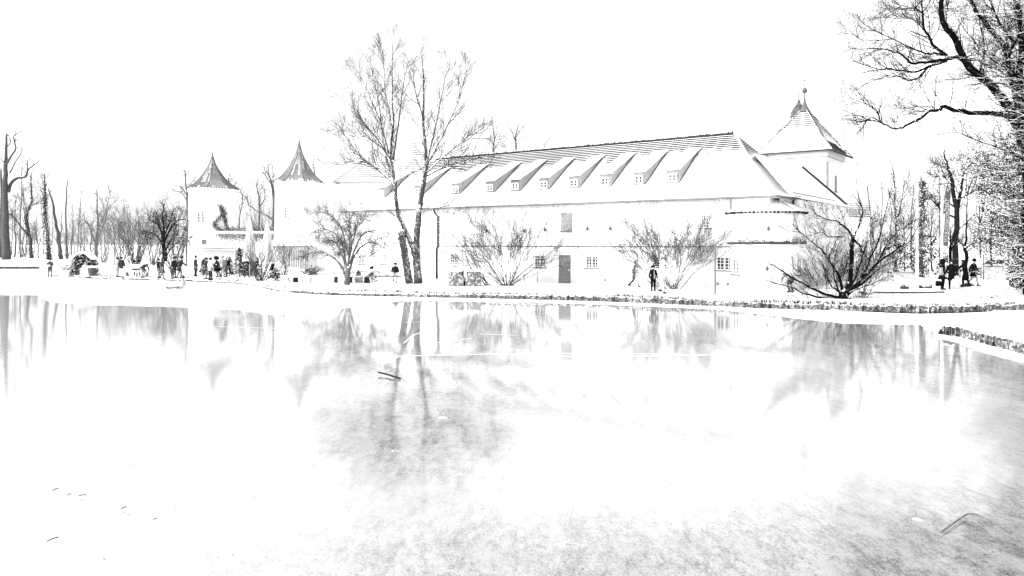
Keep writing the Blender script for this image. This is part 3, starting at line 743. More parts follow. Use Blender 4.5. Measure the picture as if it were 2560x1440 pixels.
# ------------------------------------------------------------------ bare trees
def smooth_path(pts, sub=3, jit=0.0, rng=None):
    out = []; n = len(pts)
    for i in range(n-1):
        p0 = pts[max(0, i-1)]; p1 = pts[i]; p2 = pts[i+1]; p3 = pts[min(n-1, i+2)]
        for k in range(sub):
            t = k/sub
            q = 0.5*((2*p1)+(p2-p0)*t+(2*p0-5*p1+4*p2-p3)*t*t+(3*p1-p0-3*p2+p3)*t**3)
            if jit and (i or k): q = q+Vector((rng.gauss(0, jit), rng.gauss(0, jit), rng.gauss(0, jit)))
            out.append(q)
    out.append(pts[-1].copy()); return out
def limb(pix, D, r0, r1, rng, dspread=1.2, sub=3, jit=.02, D0=None, curve=None):
    """a limb traced by its picture bends, each bend at its own distance"""
    n = len(pix); dd = rng.uniform(-dspread, dspread); pts = []
    for i, (x, y) in enumerate(pix):
        t = i/max(1, n-1); pts.append(P(x, y, (D0 if D0 and i == 0 else D)+dd*t*1.5+rng.gauss(0, .06)*(i > 0)))
    s = smooth_path(pts, sub, jit, rng); m = len(s)
    return s, [r0+(r1-r0)*(k/(m-1))**.85 for k in range(m)]
def sample(pts, rads, t):
    x = t*(len(pts)-1); i = min(int(x), len(pts)-2); f = x-i
    return pts[i].lerp(pts[i+1], f), (pts[i+1]-pts[i]).normalized(), rads[i]*(1-f)+rads[i+1]*f
def twig(p, d, L, r, nseg, wig, up, rng, tip=.25):
    pts = [p.copy()]; rs = [r]; d = d.copy(); st = L/nseg
    for k in range(nseg):
        d = d+Vector((rng.gauss(0, wig), rng.gauss(0, wig), rng.gauss(0, wig)+up)); d.normalize()
        p = p+d*st; pts.append(p); rs.append(r*(1-(1-tip)*(k+1)/nseg))
    return pts, rs
def children(out, pts, rads, S, lvl, rng, scale=1.0):
    if lvl >= len(S['n']): return
    n = S['n'][lvl]; n = int(n*scale) + (rng.random() < (n*scale) % 1)
    for i in range(n):
        t = S['t0'][lvl]+(1-S['t0'][lvl])*((i+rng.random())/n)
        p, d, r = sample(pts, rads, min(t, .999))
        a = R(rng.gauss(S['ang'][lvl], 9)); ax = d.orthogonal().normalized(); ax.rotate(Matrix.Rotation(rng.random()*6.283, 3, d))
        cd = d.copy(); cd.rotate(Matrix.Rotation(a, 3, ax)); cd.z += S.get('lift', .1); cd.y *= S.get('flat', 1.0); cd.normalize()
        L = S['len'][lvl]*rng.uniform(.55, 1.25)*(1-.45*t); cr = max(S['rmin'], min(r*.75, S['r'][lvl]*rng.uniform(.8, 1.2)))
        cp, crs = twig(p, cd, L, cr, S['seg'][lvl], S['wig'], S['up'][lvl], rng)
        out.append((cp, crs, lvl)); children(out, cp, crs, S, lvl+1, rng)
def build_tree(name, label, cat, limbs, S, trunk_mat, crown_mat, seed, group=None, base=None, tsides=8, extra=None):
    rng = random.Random(seed)
    b = base or limbs[0][0][0]
    t = thing(name, b, label, cat, group)
    tm = MB()
    for l in limbs: tm.tube(l[0], l[1], tsides)
    tm.build('trunk', trunk_mat, t, True)
    out = []
    for l in limbs: children(out, l[0], l[1], S, 0, rng, l[2] if len(l) > 2 else 1.0)
    cm = MB()
    for p, r, lv in out: cm.tube(p, r, 4 if lv == 0 else 3, False)
    if cm.f: cm.build('crown', crown_mat, t)
    return t
def spec(n, ln, r, ang=45, up=.03, wig=.09, t0=.2, rmin=.006, lift=.1, seg=None):
    k = len(n); a = lambda v: v if isinstance(v, (list, tuple)) else [v]*k
    return dict(n=n, len=ln, r=r, ang=a(ang), up=a(up), wig=wig, t0=a(t0), rmin=rmin, lift=lift, seg=seg or [5, 4, 3, 3][:k])

BK_MAIN = snowy('grey mottled bark', .06, .56, 6, .6, .2)
BK_MAINC = snowy('grey twigs', .025, .24, 5, .4)
BK_BLACK = snowy('black wet bark', .004, .26, 6, .5)
BK_BLACKC = snowy('black twigs rimmed with snow', .004, .30, 9, .4)
BK_PALE = snowy('pale grey bark', .10, .3, 5, .4)
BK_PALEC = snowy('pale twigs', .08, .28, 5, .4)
BK_FAR = snowy('far woodland bark', .085, .22, 3, .5)  # bark paled so the woods fade; distance haze put into the colour
BK_SHRUB = snowy('shrub stems', .045, .3, 6, .4)
IVY = snowy('ivy leaves', .012, .3, 5, .5)

rg = random.Random(77)
# the twin trees in the middle
D = 54
def Lm(pix, r0, r1, sc=1.0, dsp=1.5, Dx=D): a, b = limb(pix, Dx, r0*.74, r1, rg, dsp); return (a, b, sc)
left = [Lm([(1024, 708), (1016, 660), (1008, 610), (1003, 575)], .36, .24, .1, 0),
        Lm([(1036, 640), (1028, 606), (1014, 578), (999, 546), (991, 511), (989, 470), (982, 425), (978, 385), (980, 336), (985, 300), (980, 250), (982, 180), (981, 92)], .26, .02, 1.2, .5),
        Lm([(990, 461), (975, 425), (962, 375), (954, 320), (945, 250), (932, 190), (924, 130)], .12, .012),
        Lm([(983, 400), (998, 300), (1008, 210), (1022, 150)], .10, .012, .5),
        Lm([(989, 470), (965, 440), (930, 412), (895, 385), (860, 335), (822, 318)], .11, .012),
        Lm([(978, 400), (945, 350), (905, 300), (870, 250)], .09, .012),
        Lm([(972, 385), (950, 300), (915, 220), (890, 165)], .08, .012),
        Lm([(986, 440), (945, 418), (905, 402), (850, 405), (825, 400)], .07, .01),
        Lm([(962, 375), (920, 345), (880, 330), (845, 320)], .06, .01),
        Lm([(984, 330), (965, 240), (960, 170), (955, 115)], .06, .01),
        Lm([(1003, 575), (985, 560), (950, 560), (915, 590)], .05, .01, .6)]
right = [Lm([(1046, 708), (1042, 660), (1040, 610), (1046, 543), (1050, 510), (1057, 470), (1064, 430), (1066, 400), (1061, 350), (1057, 290), (1060, 230), (1058, 180), (1054, 125)], .42, .02, 1.2, .5),
         Lm([(1060, 445), (1073, 380), (1088, 320), (1100, 260), (1112, 200), (1122, 140)], .12, .012),
         Lm([(1065, 415), (1095, 360), (1125, 300), (1150, 240), (1163, 190), (1172, 165)], .10, .012),
         Lm([(1062, 435), (1100, 400), (1140, 365), (1170, 340), (1205, 310), (1230, 300)], .09, .012),
         Lm([(1068, 440), (1110, 418), (1150, 412), (1190, 395), (1215, 410)], .10, .012, 1.2),
         Lm([(1052, 530), (1085, 520), (1125, 522), (1160, 530), (1190, 548)], .06, .01, .7),
         Lm([(1050, 560), (1080, 553), (1110, 560), (1150, 575)], .05, .01, .7),
         Lm([(1058, 300), (1040, 230), (1032, 180)], .07, .01, .45),
         Lm([(1064, 400), (1050, 330), (1020, 270), (1012, 240)], .06, .01, .35),
         Lm([(1140, 365), (1185, 345), (1225, 350), (1240, 370)], .05, .01)]
SM = spec([18, 9, 5], [2.4, 1.1, .5], [.026, .0135, .0085], [42, 44, 45], [.06, .04, .02], .09, [.12, .15, .2], .0058, .18)
build_tree('bare_tree', 'left trunk of the tall twin bare trees standing before the long white building', 'tree', left, SM, BK_MAIN, BK_MAINC, 1)
build_tree('bare_tree', 'right trunk of the tall twin bare trees, beside the thin pole', 'tree', right, SM, BK_MAIN, BK_MAINC, 2)
# ivy stalks on the twin trunks
m = MB(); rv = random.Random(31); pts = []
for _ in range(1500):
    k = rv.random(); q, d_, r_ = sample(left[0][0], left[0][1], k) if rv.random() < .35 else sample(left[1][0], left[1][1], k*.45)
    a = rv.random()*6.28; pts.append(q+Vector((math.cos(a), math.sin(a), 0))*(r_+.03))
m.leaves(pts, .04, rv); tag(m.build('trunk_ivy', snowy('snowy ivy', .03, .5, 9)), 'snow flecked ivy clinging to the left of the twin trees', 'ivy')

# spreading apple tree
D = 52; A = lambda pix, r0, r1, sc=1.0: (lambda ab: (ab[0], ab[1], sc))(limb(pix, D, r0, r1, rg, 1.2))
ap_ = [A([(869, 718), (867, 700), (869, 684), (872, 668)], .22, .15, 0), A([(866, 695), (848, 658), (825, 638), (798, 630), (775, 632), (762, 637)], .09, .02, .8),
       A([(868, 685), (858, 645), (842, 610), (828, 598)], .07, .02), A([(867, 680), (858, 620), (842, 588), (818, 573), (793, 574), (772, 590), (765, 614)], .07, .015),
       A([(870, 690), (885, 645), (900, 620), (922, 606), (945, 610), (968, 628)], .08, .015), A([(874, 660), (893, 610), (912, 582), (940, 576), (965, 590), (985, 616)], .07, .015),
       A([(870, 670), (874, 620), (876, 560), (872, 518)], .08, .012), A([(872, 650), (884, 590), (893, 540)], .06, .012), A([(872, 640), (855, 575), (832, 542), (800, 530), (765, 538)], .055, .012),
       A([(884, 645), (905, 640), (925, 640), (938, 600)], .04, .01), A([(872, 600), (900, 560), (925, 530)], .045, .01), A([(842, 588), (852, 600), (858, 622)], .06, .012)]
SA = spec([22, 9, 4], [1.5, .65, .3], [.020, .011, .008], [55, 50, 45], [-.04, -.05, -.03], .16, [.25, .1, .1], .006, .12)
build_tree('apple_tree', 'spreading apple tree with drooping twigs left of the twin trees', 'tree', ap_, SA, BK_PALE, snowy('grey drooping twigs', .03, .22, 6, .4), 4)

# shrubs fanning from the ground
def fan_shrub(name, label, px, D, n, H, spread, seed, mat=None, r=.028, dens=(7, 4), arch=0., cat='shrub', lenf=1.0, group=None, rot=0., crownm=None):
    rng = random.Random(seed); b = G(px, D); limbs = []
    for k in range(n):
        a = (-1+2*(k+rng.random())/n); a = spread*math.copysign(abs(a)**.8, a)+rot
        d = Vector((math.sin(a), rng.gauss(0, .28), math.cos(a))).normalized()
        L = H/max(.5, math.cos(a)**.35)*rng.uniform(.6, 1.04)
        p0 = b+Vector((math.sin(a)*rng.uniform(.05, .5)+rng.gauss(0, .12), rng.gauss(0, .2), -.05))
        pts, rs = twig(p0, d, L, r*rng.uniform(.5, 1.2), 9, .08, .020-arch*abs(math.sin(a)), rng, .18); limbs.append((pts, rs, 1.0))
    S = spec(list(dens), [H*.34*lenf, H*.17*lenf, H*.08*lenf][:len(dens)], [.014, .010, .008], 30, .03, .1, [.3, .2, .2], .0075, .08)
    return build_tree(name, label, cat, limbs, S, mat or BK_SHRUB, crownm or mat or BK_SHRUB, seed, group, b, 5)
fan_shrub('wide_shrub', 'wide many stemmed bare shrub between the stone blocks and the plank door', 1268, 51.5, 34, 5.4, 1.0, 10, None, .027, (10, 6, 3), .0)
fan_shrub('leaning_shrub', 'thin arching stems leaning left behind the stone blocks', 1225, 52, 7, 4.6, .3, 12, None, .035, (5, 3), .02, rot=-.55)
fan_shrub('round_shrub', 'round topped bare shrub fanning up beside the walkers', 1686, 46.5, 28, 5.1, 1.0, 11, None, .021, (12, 6, 4), .0, rot=-.1)
fan_shrub('leaning_shrub', 'sparse stems sweeping left behind the walkers', 1655, 46, 7, 4.2, .3, 16, None, .025, (4, 3), .02, rot=-.6)
fan_shrub('market_shrub', 'bushy bare shrub on the shore below the folded parasols', 652, 57.5, 26, 4.0, .55, 13, snowy('grey market shrub', .05, .25, 6), .03, (7, 4), .02)
fan_shrub('slim_shrub', 'slim upright shrub before the garden pavilion', 714, 62, 12, 3.2, .22, 14, snowy('slim shrub', .04, .25, 6), .02, (10, 4), 0)
fan_shrub('pale_shrub', 'pale feathery shrub behind the benches on the left shore', 336, 84, 30, 7.0, .45, 17, snowy('far pale shrub', .07, .28, 6), .05, (8, 5, 3), 0)
fan_shrub('young_bush', 'small bare bush left of the bench', 960, 58, 12, 1.5, .7, 18, snowy('little bush', .03, .3, 6), .012, (4,), 0)
for px, h, l, sd in ((1320, 1.2, 'rose stem at the foot of the wall left of the window', 41), (1353, 1.25, 'rose stem under the window left of the plank door', 42)):
    b = F(s_at(px), .3, -.5); rng = random.Random(sd); lm = [(lambda q: (q[0], q[1], 1))(twig(b, Vector((rng.gauss(0, .1), 0, 1)), h, .016, 6, .09, 0, rng)) for _ in range(2)]
    build_tree('rose_bush', l, 'shrub', lm, spec([9], [.22], [.01], 55, 0, .2, .45), BK_SHRUB, BK_SHRUB, sd, None, b, 5)
# dark spreading tree on the left shore
D = 80; A = lambda pix, r0, r1, sc=1.0: (lambda ab: (ab[0], ab[1], sc))(limb(pix, D, r0, r1, rg, 1.5))
w_ = [A([(413, 652), (411, 630), (407, 605)], .26, .2, 0), A([(409, 615), (400, 598), (388, 585), (372, 580), (358, 584)], .16, .04), A([(407, 605), (402, 575), (390, 553), (380, 543)], .14, .03),
      A([(409, 600), (410, 565), (406, 535), (412, 510)], .14, .03), A([(410, 610), (422, 580), (437, 558), (455, 548), (472, 551)], .14, .03), A([(413, 625), (430, 600), (445, 592), (465, 597), (476, 606)], .12, .03),
      A([(410, 590), (425, 555), (432, 530), (445, 515)], .10, .02), A([(415, 640), (432, 615), (450, 600)], .09, .02), A([(407, 590), (395, 560), (392, 535)], .09, .02), A([(437, 558), (450, 565), (470, 580)], .07, .02)]
build_tree('spreading_tree', 'dark spreading tree with crooked limbs left of the round towers', 'tree', w_, spec([14, 6, 3], [1.9, .8, .4], [.05, .026, .016], 50, 0, .17, .2, .012), snowy('dark crooked bark', .012, .3, 4), snowy('dark crooked twigs', .02, .3, 5), 5)
fan_shrub('pale_shrub', 'tangled pale shrub behind the dark spreading tree', 432, 84, 26, 4.6, .5, 19, snowy('far pale shrub', .07, .28, 6), .045, (8, 5), 0)

# woods on the far left
def woods(pix, D, r0, r1, label, seed, sides=(), S=None, name='woodland_tree', mat=None, ivy=0, group=None):
    rng = random.Random(seed); fx, fy = pix[0]
    b = G(fx, D); b.z -= .1
    pts = [b]+[P(x, y, D+rng.uniform(-.5, .5)) for x, y in pix[1:]]
    s = smooth_path(pts, 3, .04, rng); k = len(s); limbs = [(s, [r0+(r1-r0)*(i/(k-1))**.8 for i in range(k)], 1.0)]
    for q in sides:
        a, c = limb(q[0], D, q[1], q[2], rng, 2.5); limbs.append((a, c, 1.0))
    S = S or spec([9, 6, 3], [2.6, 1.2, .6], [.04, .02, .012], 42, .04, .13, .35, .011)
    t = build_tree(name, label, 'tree', limbs, S, mat or BK_FAR, mat or BK_FAR, seed, group, b, 7)
    if ivy:
        m = MB(); pp = []
        for _ in range(ivy):
            q, d_, r_ = sample(s, limbs[0][1], rng.random()**1.2*.9); a = rng.random()*6.28; pp.append(q+Vector((math.cos(a), math.sin(a), 0))*(r_+abs(rng.gauss(0, .16))))
        m.leaves(pp, .085, rng); m.build('ivy', IVY if D > 90 else snowy('pale ivy leaves', .03, .5, 5, .5), t)
    return t
BK_W1 = snowy('rough grey bark', .07, .14, 3, .5)  # lightened bark colour stands in for the fade of distance
woods([(16, 645), (13, 560), (12, 508), (13, 450), (14, 410), (15, 370), (17, 335)], 105, .60, .10, 'thick old tree at the left edge with antler like limbs', 51,
      (([(20, 480), (28, 458), (45, 445), (64, 442), (70, 425), (85, 412), (101, 401)], .26, .04), ([(15, 411), (27, 392), (39, 370), (33, 343), (42, 335), (56, 326)], .17, .03), ([(24, 432), (38, 405), (54, 380), (54, 361)], .11, .03),
       ([(14, 372), (27, 353), (18, 335)], .10, .03), ([(12, 405), (4, 398), (-8, 392)], .14, .05), ([(64, 442), (69, 420), (69, 402), (78, 394)], .10, .03)),
      spec([4, 3], [1.8, .8], [.05, .03], 45, .05, .15, .35, .02), 'old_tree', BK_W1)
woods([(2, 645), (2, 560), (4, 480), (2, 420)], 110, .30, .1, 'grey trunk cut by the left picture edge', 52, (), None, 'woodland_tree', BK_W1)
woods([(52, 643), (50, 560), (54, 480), (56, 400)], 112, .12, .04, 'thin straight trunk right of the thick old tree', 53)
woods([(79, 643), (76, 600), (68, 560), (66, 540), (72, 522), (80, 500), (78, 460), (78, 432)], 108, .26, .07, 'twisted double limbed tree in the left woods', 54,
      (([(72, 590), (55, 570), (40, 550), (21, 532)], .15, .05), ([(68, 530), (60, 500), (58, 470)], .09, .03), ([(80, 500), (86, 512), (100, 505)], .07, .03)), None, 'twisted_tree', BK_W1, 500)
woods([(123, 647), (120, 600), (115, 543), (112, 490), (111, 435)], 106, .26, .08, 'ivy clad trunk standing above the lone skater', 55, (([(113, 510), (103, 475), (92, 452)], .06, .02),), None, 'ivy_clad_tree', None, 1700)
woods([(153, 648), (147, 600), (139, 550), (131, 505), (120, 470)], 107, .30, .07, 'smooth leaning trunk snapped at the top', 56, (([(157, 648), (150, 620), (145, 580)], .1, .04),), spec([1], [.8], [.03], 40, 0, .1, .5, .02), 'leaning_tree', snowy('smooth grey bark', .075, .15, 2))
woods([(168, 646), (166, 600), (165, 520), (167, 470), (170, 449)], 107, .17, .05, 'slender dark trunk with a bare tip right of the leaning trunk', 57, (), spec([2], [1.0], [.03], 30, .1, .1, .7, .02))
woods([(97, 647), (95, 615), (91, 575)], 108, .10, .04, 'short thin stem between the twisted tree and the ivy clad trunk', 58)
woods([(35, 645), (40, 600), (37, 560), (39, 500)], 114, .15, .05, 'crooked dark stem behind the thick old tree', 59)
woods([(193, 640), (197, 560), (203, 474)], 118, .10, .03, 'thin pale stem right of the slender dark trunk', 60)
woods([(240, 645), (241, 608), (246, 560), (243, 520), (242, 474)], 112, .28, .05, 'forked tree right of the thin pale stem, dark at its foot', 61,
      (([(241, 612), (230, 585), (222, 560), (205, 548)], .12, .03), ([(243, 600), (256, 570), (268, 530), (280, 510), (296, 500)], .13, .03), ([(246, 560), (258, 545), (272, 500), (277, 485)], .08, .02)), spec([9, 6, 3], [2.4, 1.1, .5], [.05, .03, .02], 48, .02, .15, .2, .016), 'forked_tree')
woods([(469, 600), (469, 526), (467, 480), (463, 440), (462, 425)], 95, .20, .04, 'gnarled tree peeping left of the left round tower', 62,
      (([(468, 490), (455, 470), (440, 462)], .07, .02), ([(467, 475), (480, 455), (490, 440)], .07, .02), ([(469, 505), (452, 480), (430, 478)], .07, .02)), spec([9, 5], [1.8, .8], [.04, .02], 50, 0, .2, .2, .015))
woods([(566, 560), (566, 500), (570, 460), (576, 430)], 98, .12, .03, 'bare crown showing just right of the left roof', 63, (([(568, 480), (582, 470), (592, 455)], .07, .02),), spec([12, 5], [1.8, .8], [.04, .02], 45, .02, .18, .3, .015))
woods([(684, 600), (685, 520), (682, 470), (672, 440), (660, 425)], 96, .26, .05, 'forking tree hugging the left side of the right round tower', 64,
      (([(684, 500), (678, 460), (664, 440), (654, 430)], .10, .03), ([(684, 478), (682, 440), (680, 412)], .07, .02), ([(680, 548), (660, 535), (640, 525), (622, 512), (616, 495), (604, 485)], .12, .04), ([(672, 440), (670, 420), (673, 410)], .05, .02)), spec([7, 5], [2.0, .9], [.045, .025], 45, .02, .16, .2, .015))
woods([(648, 600), (648, 530), (645, 480), (639, 455)], 98, .18, .05, 'slim trunk between the two round towers', 65, (([(648, 520), (660, 500), (663, 470)], .09, .03), ([(646, 500), (655, 470), (650, 440)], .06, .02)), spec([8, 5], [2.0, .9], [.04, .02], 42, .03, .15, .2, .015))
woods([(596, 600), (600, 540), (606, 500), (600, 470)], 100, .10, .03, 'thin twiggy tree over the connecting wall', 66, (), spec([16, 5], [2.4, 1.0], [.04, .02], 42, .03, .15, .2, .015))
woods([(795, 560), (793, 480), (786, 430), (782, 410)], 95, .12, .03, 'small bare crown right of the taller round tower', 67, (), spec([12, 5], [1.8, .8], [.04, .02], 45, .03, .16, .3, .015))
GH = 'bare crowns rising behind the long roof'
woods([(1289, 560), (1290, 400), (1288, 345), (1296, 312)], 96, .22, .05, 'tallest of the bare crowns rising behind the long roof', 68, (([(1288, 350), (1278, 325), (1268, 312)], .09, .03), ([(1288, 365), (1305, 345), (1320, 335)], .06, .02), ([(1289, 345), (1300, 328), (1309, 315)], .08, .03)), spec([7, 3], [1.3, .7], [.04, .02], 45, .02, .2, .4, .018), 'woodland_tree', None, 0, GH)
woods([(1234, 560), (1232, 400), (1236, 350), (1232, 300)], 96, .16, .04, 'bare crown behind the left end of the ridge beside the twin trees', 69, (([(1233, 380), (1245, 362), (1262, 368)], .06, .02),), spec([7, 3], [1.3, .7], [.04, .02], 45, .02, .2, .4, .018), 'woodland_tree', None, 0, GH)
woods([(1365, 560), (1366, 400), (1362, 365), (1378, 340)], 96, .14, .04, 'small forked crown rising right of the tallest one behind the roof', 70, (([(1363, 372), (1356, 350)], .06, .02), ([(1366, 380), (1340, 372), (1328, 360)], .05, .02)), spec([4, 3], [1.0, .5], [.03, .02], 45, .02, .2, .5, .018), 'woodland_tree', None, 0, GH)
# thin background stems on the left, one tree each
GW = 'thin stems in the far left woods'
rw = random.Random(90)
pos = ['behind the thick old tree', 'left of the twisted tree', 'behind the twisted tree', 'left of the ivy clad trunk', 'behind the ivy clad trunk', 'behind the leaning trunk', 'between the leaning trunk and the slender one',
       'just right of the slender dark trunk', 'left of the thin pale stem', 'behind the thin pale stem', 'above the evergreen arch', 'left of the forked tree', 'right of the forked tree', 'behind the field gate', 'left of the pale feathery shrub',
       'behind the pale feathery shrub', 'right of the pale feathery shrub', 'left of the dark spreading tree', 'behind the dark spreading tree']
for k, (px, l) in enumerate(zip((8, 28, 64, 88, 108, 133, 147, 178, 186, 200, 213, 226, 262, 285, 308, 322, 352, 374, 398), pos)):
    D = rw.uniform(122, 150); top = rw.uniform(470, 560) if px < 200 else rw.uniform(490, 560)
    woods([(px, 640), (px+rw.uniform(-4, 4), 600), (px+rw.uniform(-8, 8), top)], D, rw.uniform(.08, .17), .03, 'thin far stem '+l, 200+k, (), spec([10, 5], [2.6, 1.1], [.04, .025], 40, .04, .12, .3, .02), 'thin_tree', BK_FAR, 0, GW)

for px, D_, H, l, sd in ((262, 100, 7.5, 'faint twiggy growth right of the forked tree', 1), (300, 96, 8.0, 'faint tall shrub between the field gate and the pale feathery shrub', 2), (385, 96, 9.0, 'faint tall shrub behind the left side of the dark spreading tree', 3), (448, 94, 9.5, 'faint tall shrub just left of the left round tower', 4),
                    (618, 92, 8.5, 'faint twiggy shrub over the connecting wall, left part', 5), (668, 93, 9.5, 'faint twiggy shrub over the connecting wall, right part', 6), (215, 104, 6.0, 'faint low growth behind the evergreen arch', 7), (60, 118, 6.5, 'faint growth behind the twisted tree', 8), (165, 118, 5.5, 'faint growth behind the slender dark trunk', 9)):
    fan_shrub('far_shrub', l, px, D_, 16, H, .4, 400+sd, snowy('faint far twigs', .12, .3, 4), .05, (9, 5), 0, 'shrub', 1.0, 'faint twiggy growth in the left background')  # twigs coloured pale in place of distance haze
# ------------------------------------------------------------------ leaning tree on the right bank
D = 39; A = lambda pix, r0, r1, sc=1.0, dsp=1.2: (lambda ab: (ab[0], ab[1], sc))(limb(pix, D, r0, r1, rg, dsp))
v_ = [A([(2114, 752), (2108, 740), (2112, 728), (2125, 707)], .30, .13, 0, .1), A([(2118, 735), (2125, 707), (2128, 660), (2131, 610), (2131, 592)], .13, .10, .6, .1),
      A([(2131, 596), (2126, 582), (2107, 563), (2088, 552), (2060, 545), (2035, 533)], .075, .02), A([(2131, 592), (2143, 575), (2152, 550), (2155, 520), (2147, 490), (2146, 466)], .07, .012),
      A([(2132, 598), (2148, 612), (2155, 625), (2172, 650)], .07, .04, .5), A([(2107, 590), (2080, 592), (2050, 580), (2025, 590)], .05, .012),
      A([(2108, 745), (2100, 700), (2073, 649), (2040, 612), (2002, 582), (1973, 553)], .09, .012, 1, .8), A([(2000, 581), (1980, 577), (1965, 574), (1923, 549)], .03, .008, .6),
      A([(2098, 745), (2060, 734), (2027, 718), (1977, 691), (1944, 668), (1911, 653), (1886, 632)], .09, .012, .9, .8),
      A([(2090, 748), (2040, 742), (2007, 732), (1973, 716), (1923, 703), (1873, 682)], .07, .01, .9, .8), A([(2085, 752), (2030, 756), (1985, 762), (1950, 774)], .04, .01, .8, .8),
      A([(2112, 742), (2161, 691), (2194, 657), (2240, 624), (2275, 602), (2297, 562)], .11, .012, 1.1), A([(2118, 738), (2175, 690), (2215, 660), (2262, 640), (2290, 622)], .08, .012, 1.1),
      A([(2194, 657), (2225, 600), (2258, 568), (2300, 546)], .05, .01), A([(2140, 712), (2168, 665), (2196, 600), (2210, 540), (2238, 436)], .06, .01), A([(2112, 740), (2080, 715), (2060, 670), (2052, 630)], .06, .01),
      A([(2116, 735), (2145, 680), (2165, 600), (2178, 540)], .06, .01), A([(2105, 742), (2085, 700), (2085, 660), (2095, 610)], .06, .01), A([(2070, 650), (2085, 610), (2100, 592)], .04, .01),
      A([(2112, 738), (2150, 720), (2190, 705), (2220, 690)], .05, .01)]
build_tree('leaning_tree', 'dark many limbed tree leaning over the ice from the right bank', 'tree', v_, spec([15, 7, 4], [1.3, .6, .3], [.015, .008, .006], 40, .03, .11, .2, .0045), BK_BLACK, snowy('rimed black twigs', .004, .42, 9, .4), 6)
fan_shrub('bank_thicket', 'tangled thicket of fine twigs at the foot of the leaning tree', 2068, 39.6, 40, 2.9, 1.0, 23, snowy('rimed black twigs', .004, .42, 9, .4), .012, (9, 5), .01)
fan_shrub('bank_thicket', 'twiggy growth right of the leaning tree stump', 2150, 40.2, 30, 3.4, .6, 24, BK_BLACKC, .012, (9, 4), .0)
# ------------------------------------------------------------------ great near tree on the right
D = 41; A = lambda pix, r0, r1, sc=1.0, dsp=1.5: (lambda ab: (ab[0], ab[1], sc))(limb(pix, D, r0*.78, r1*.9, rg, dsp))
g_ = [A([(2582, 735), (2578, 640), (2576, 540), (2578, 450), (2570, 370), (2552, 320), (2530, 285)], .62, .36, .3, .1),
      A([(2557, 351), (2540, 300), (2517, 262), (2474, 211), (2425, 170), (2404, 134), (2388, 95), (2360, 62), (2352, 30), (2358, -30)], .36, .12, 1.2, .4),
      A([(2410, 150), (2390, 143), (2367, 147), (2336, 152), (2306, 156), (2281, 159), (2262, 142), (2245, 131), (2208, 122), (2153, 122), (2120, 118)], .17, .015),
      A([(2367, 152), (2324, 165), (2291, 179), (2254, 177), (2217, 170), (2196, 173), (2147, 156), (2118, 137)], .10, .012), A([(2349, 159), (2321, 168), (2300, 192), (2272, 202), (2242, 189), (2211, 192), (2172, 208), (2138, 225)], .08, .012),
      A([(2367, 140), (2334, 113), (2324, 92), (2312, 76), (2306, 31), (2304, -20)], .12, .03), A([(2355, 140), (2343, 133), (2312, 134), (2275, 118), (2233, 98), (2181, 73), (2156, 55)], .09, .012),
      A([(2306, 31), (2290, 22), (2275, 20), (2233, 23), (2199, 17)], .06, .012), A([(2308, 75), (2295, 55), (2270, 44), (2240, 45), (2213, 43)], .04, .01), A([(2233, 98), (2200, 100), (2160, 100), (2130, 85), (2122, 70)], .04, .01),
      A([(2530, 292), (2500, 285), (2477, 284), (2425, 281), (2385, 276), (2360, 266), (2346, 274), (2321, 278), (2300, 296), (2263, 315), (2242, 322), (2227, 319), (2202, 305), (2172, 299), (2141, 286), (2101, 275)], .22, .012, 1.2),
      A([(2202, 305), (2193, 281), (2178, 266), (2159, 258), (2130, 247), (2103, 241)], .05, .01), A([(2210, 312), (2181, 293), (2160, 310), (2147, 318), (2107, 336)], .05, .01), A([(2340, 274), (2321, 264), (2275, 269), (2245, 270)], .05, .01),
      A([(2360, 64), (2366, 30), (2374, -20)], .09, .05), A([(2400, 140), (2420, 148), (2450, 152), (2480, 170)], .12, .03),
      A([(2555, 300), (2535, 220), (2518, 150), (2508, 113), (2477, 73), (2447, 37), (2420, -10)], .26, .08), A([(2562, 330), (2548, 220), (2555, 100), (2540, -20)], .30, .12), A([(2518, 150), (2540, 100), (2560, 60)], .12, .05),
      A([(2540, 110), (2500, 60), (2470, -10)], .10, .04), A([(2474, 211), (2450, 190), (2460, 120), (2450, 60), (2440, 10)], .08, .02), A([(2580, 250), (2540, 190), (2500, 150)], .10, .03),
      A([(2560, 400), (2500, 370), (2440, 350), (2390, 330), (2330, 340)], .07, .012), A([(2565, 250), (2520, 215), (2470, 200), (2400, 195), (2340, 200)], .05, .01), A([(2565, 200), (2510, 170), (2450, 120), (2400, 60), (2380, 20)], .06, .01)]
build_tree('great_tree', 'huge black limbed tree filling the upper right corner', 'tree', g_, spec([19, 8, 3], [2.0, .9, .42], [.024, .012, .008], [42, 42, 45], [.04, .02, .02], .10, [.10, .15, .2], .0055, .08), BK_BLACK, BK_BLACKC, 7, None, None, 9)
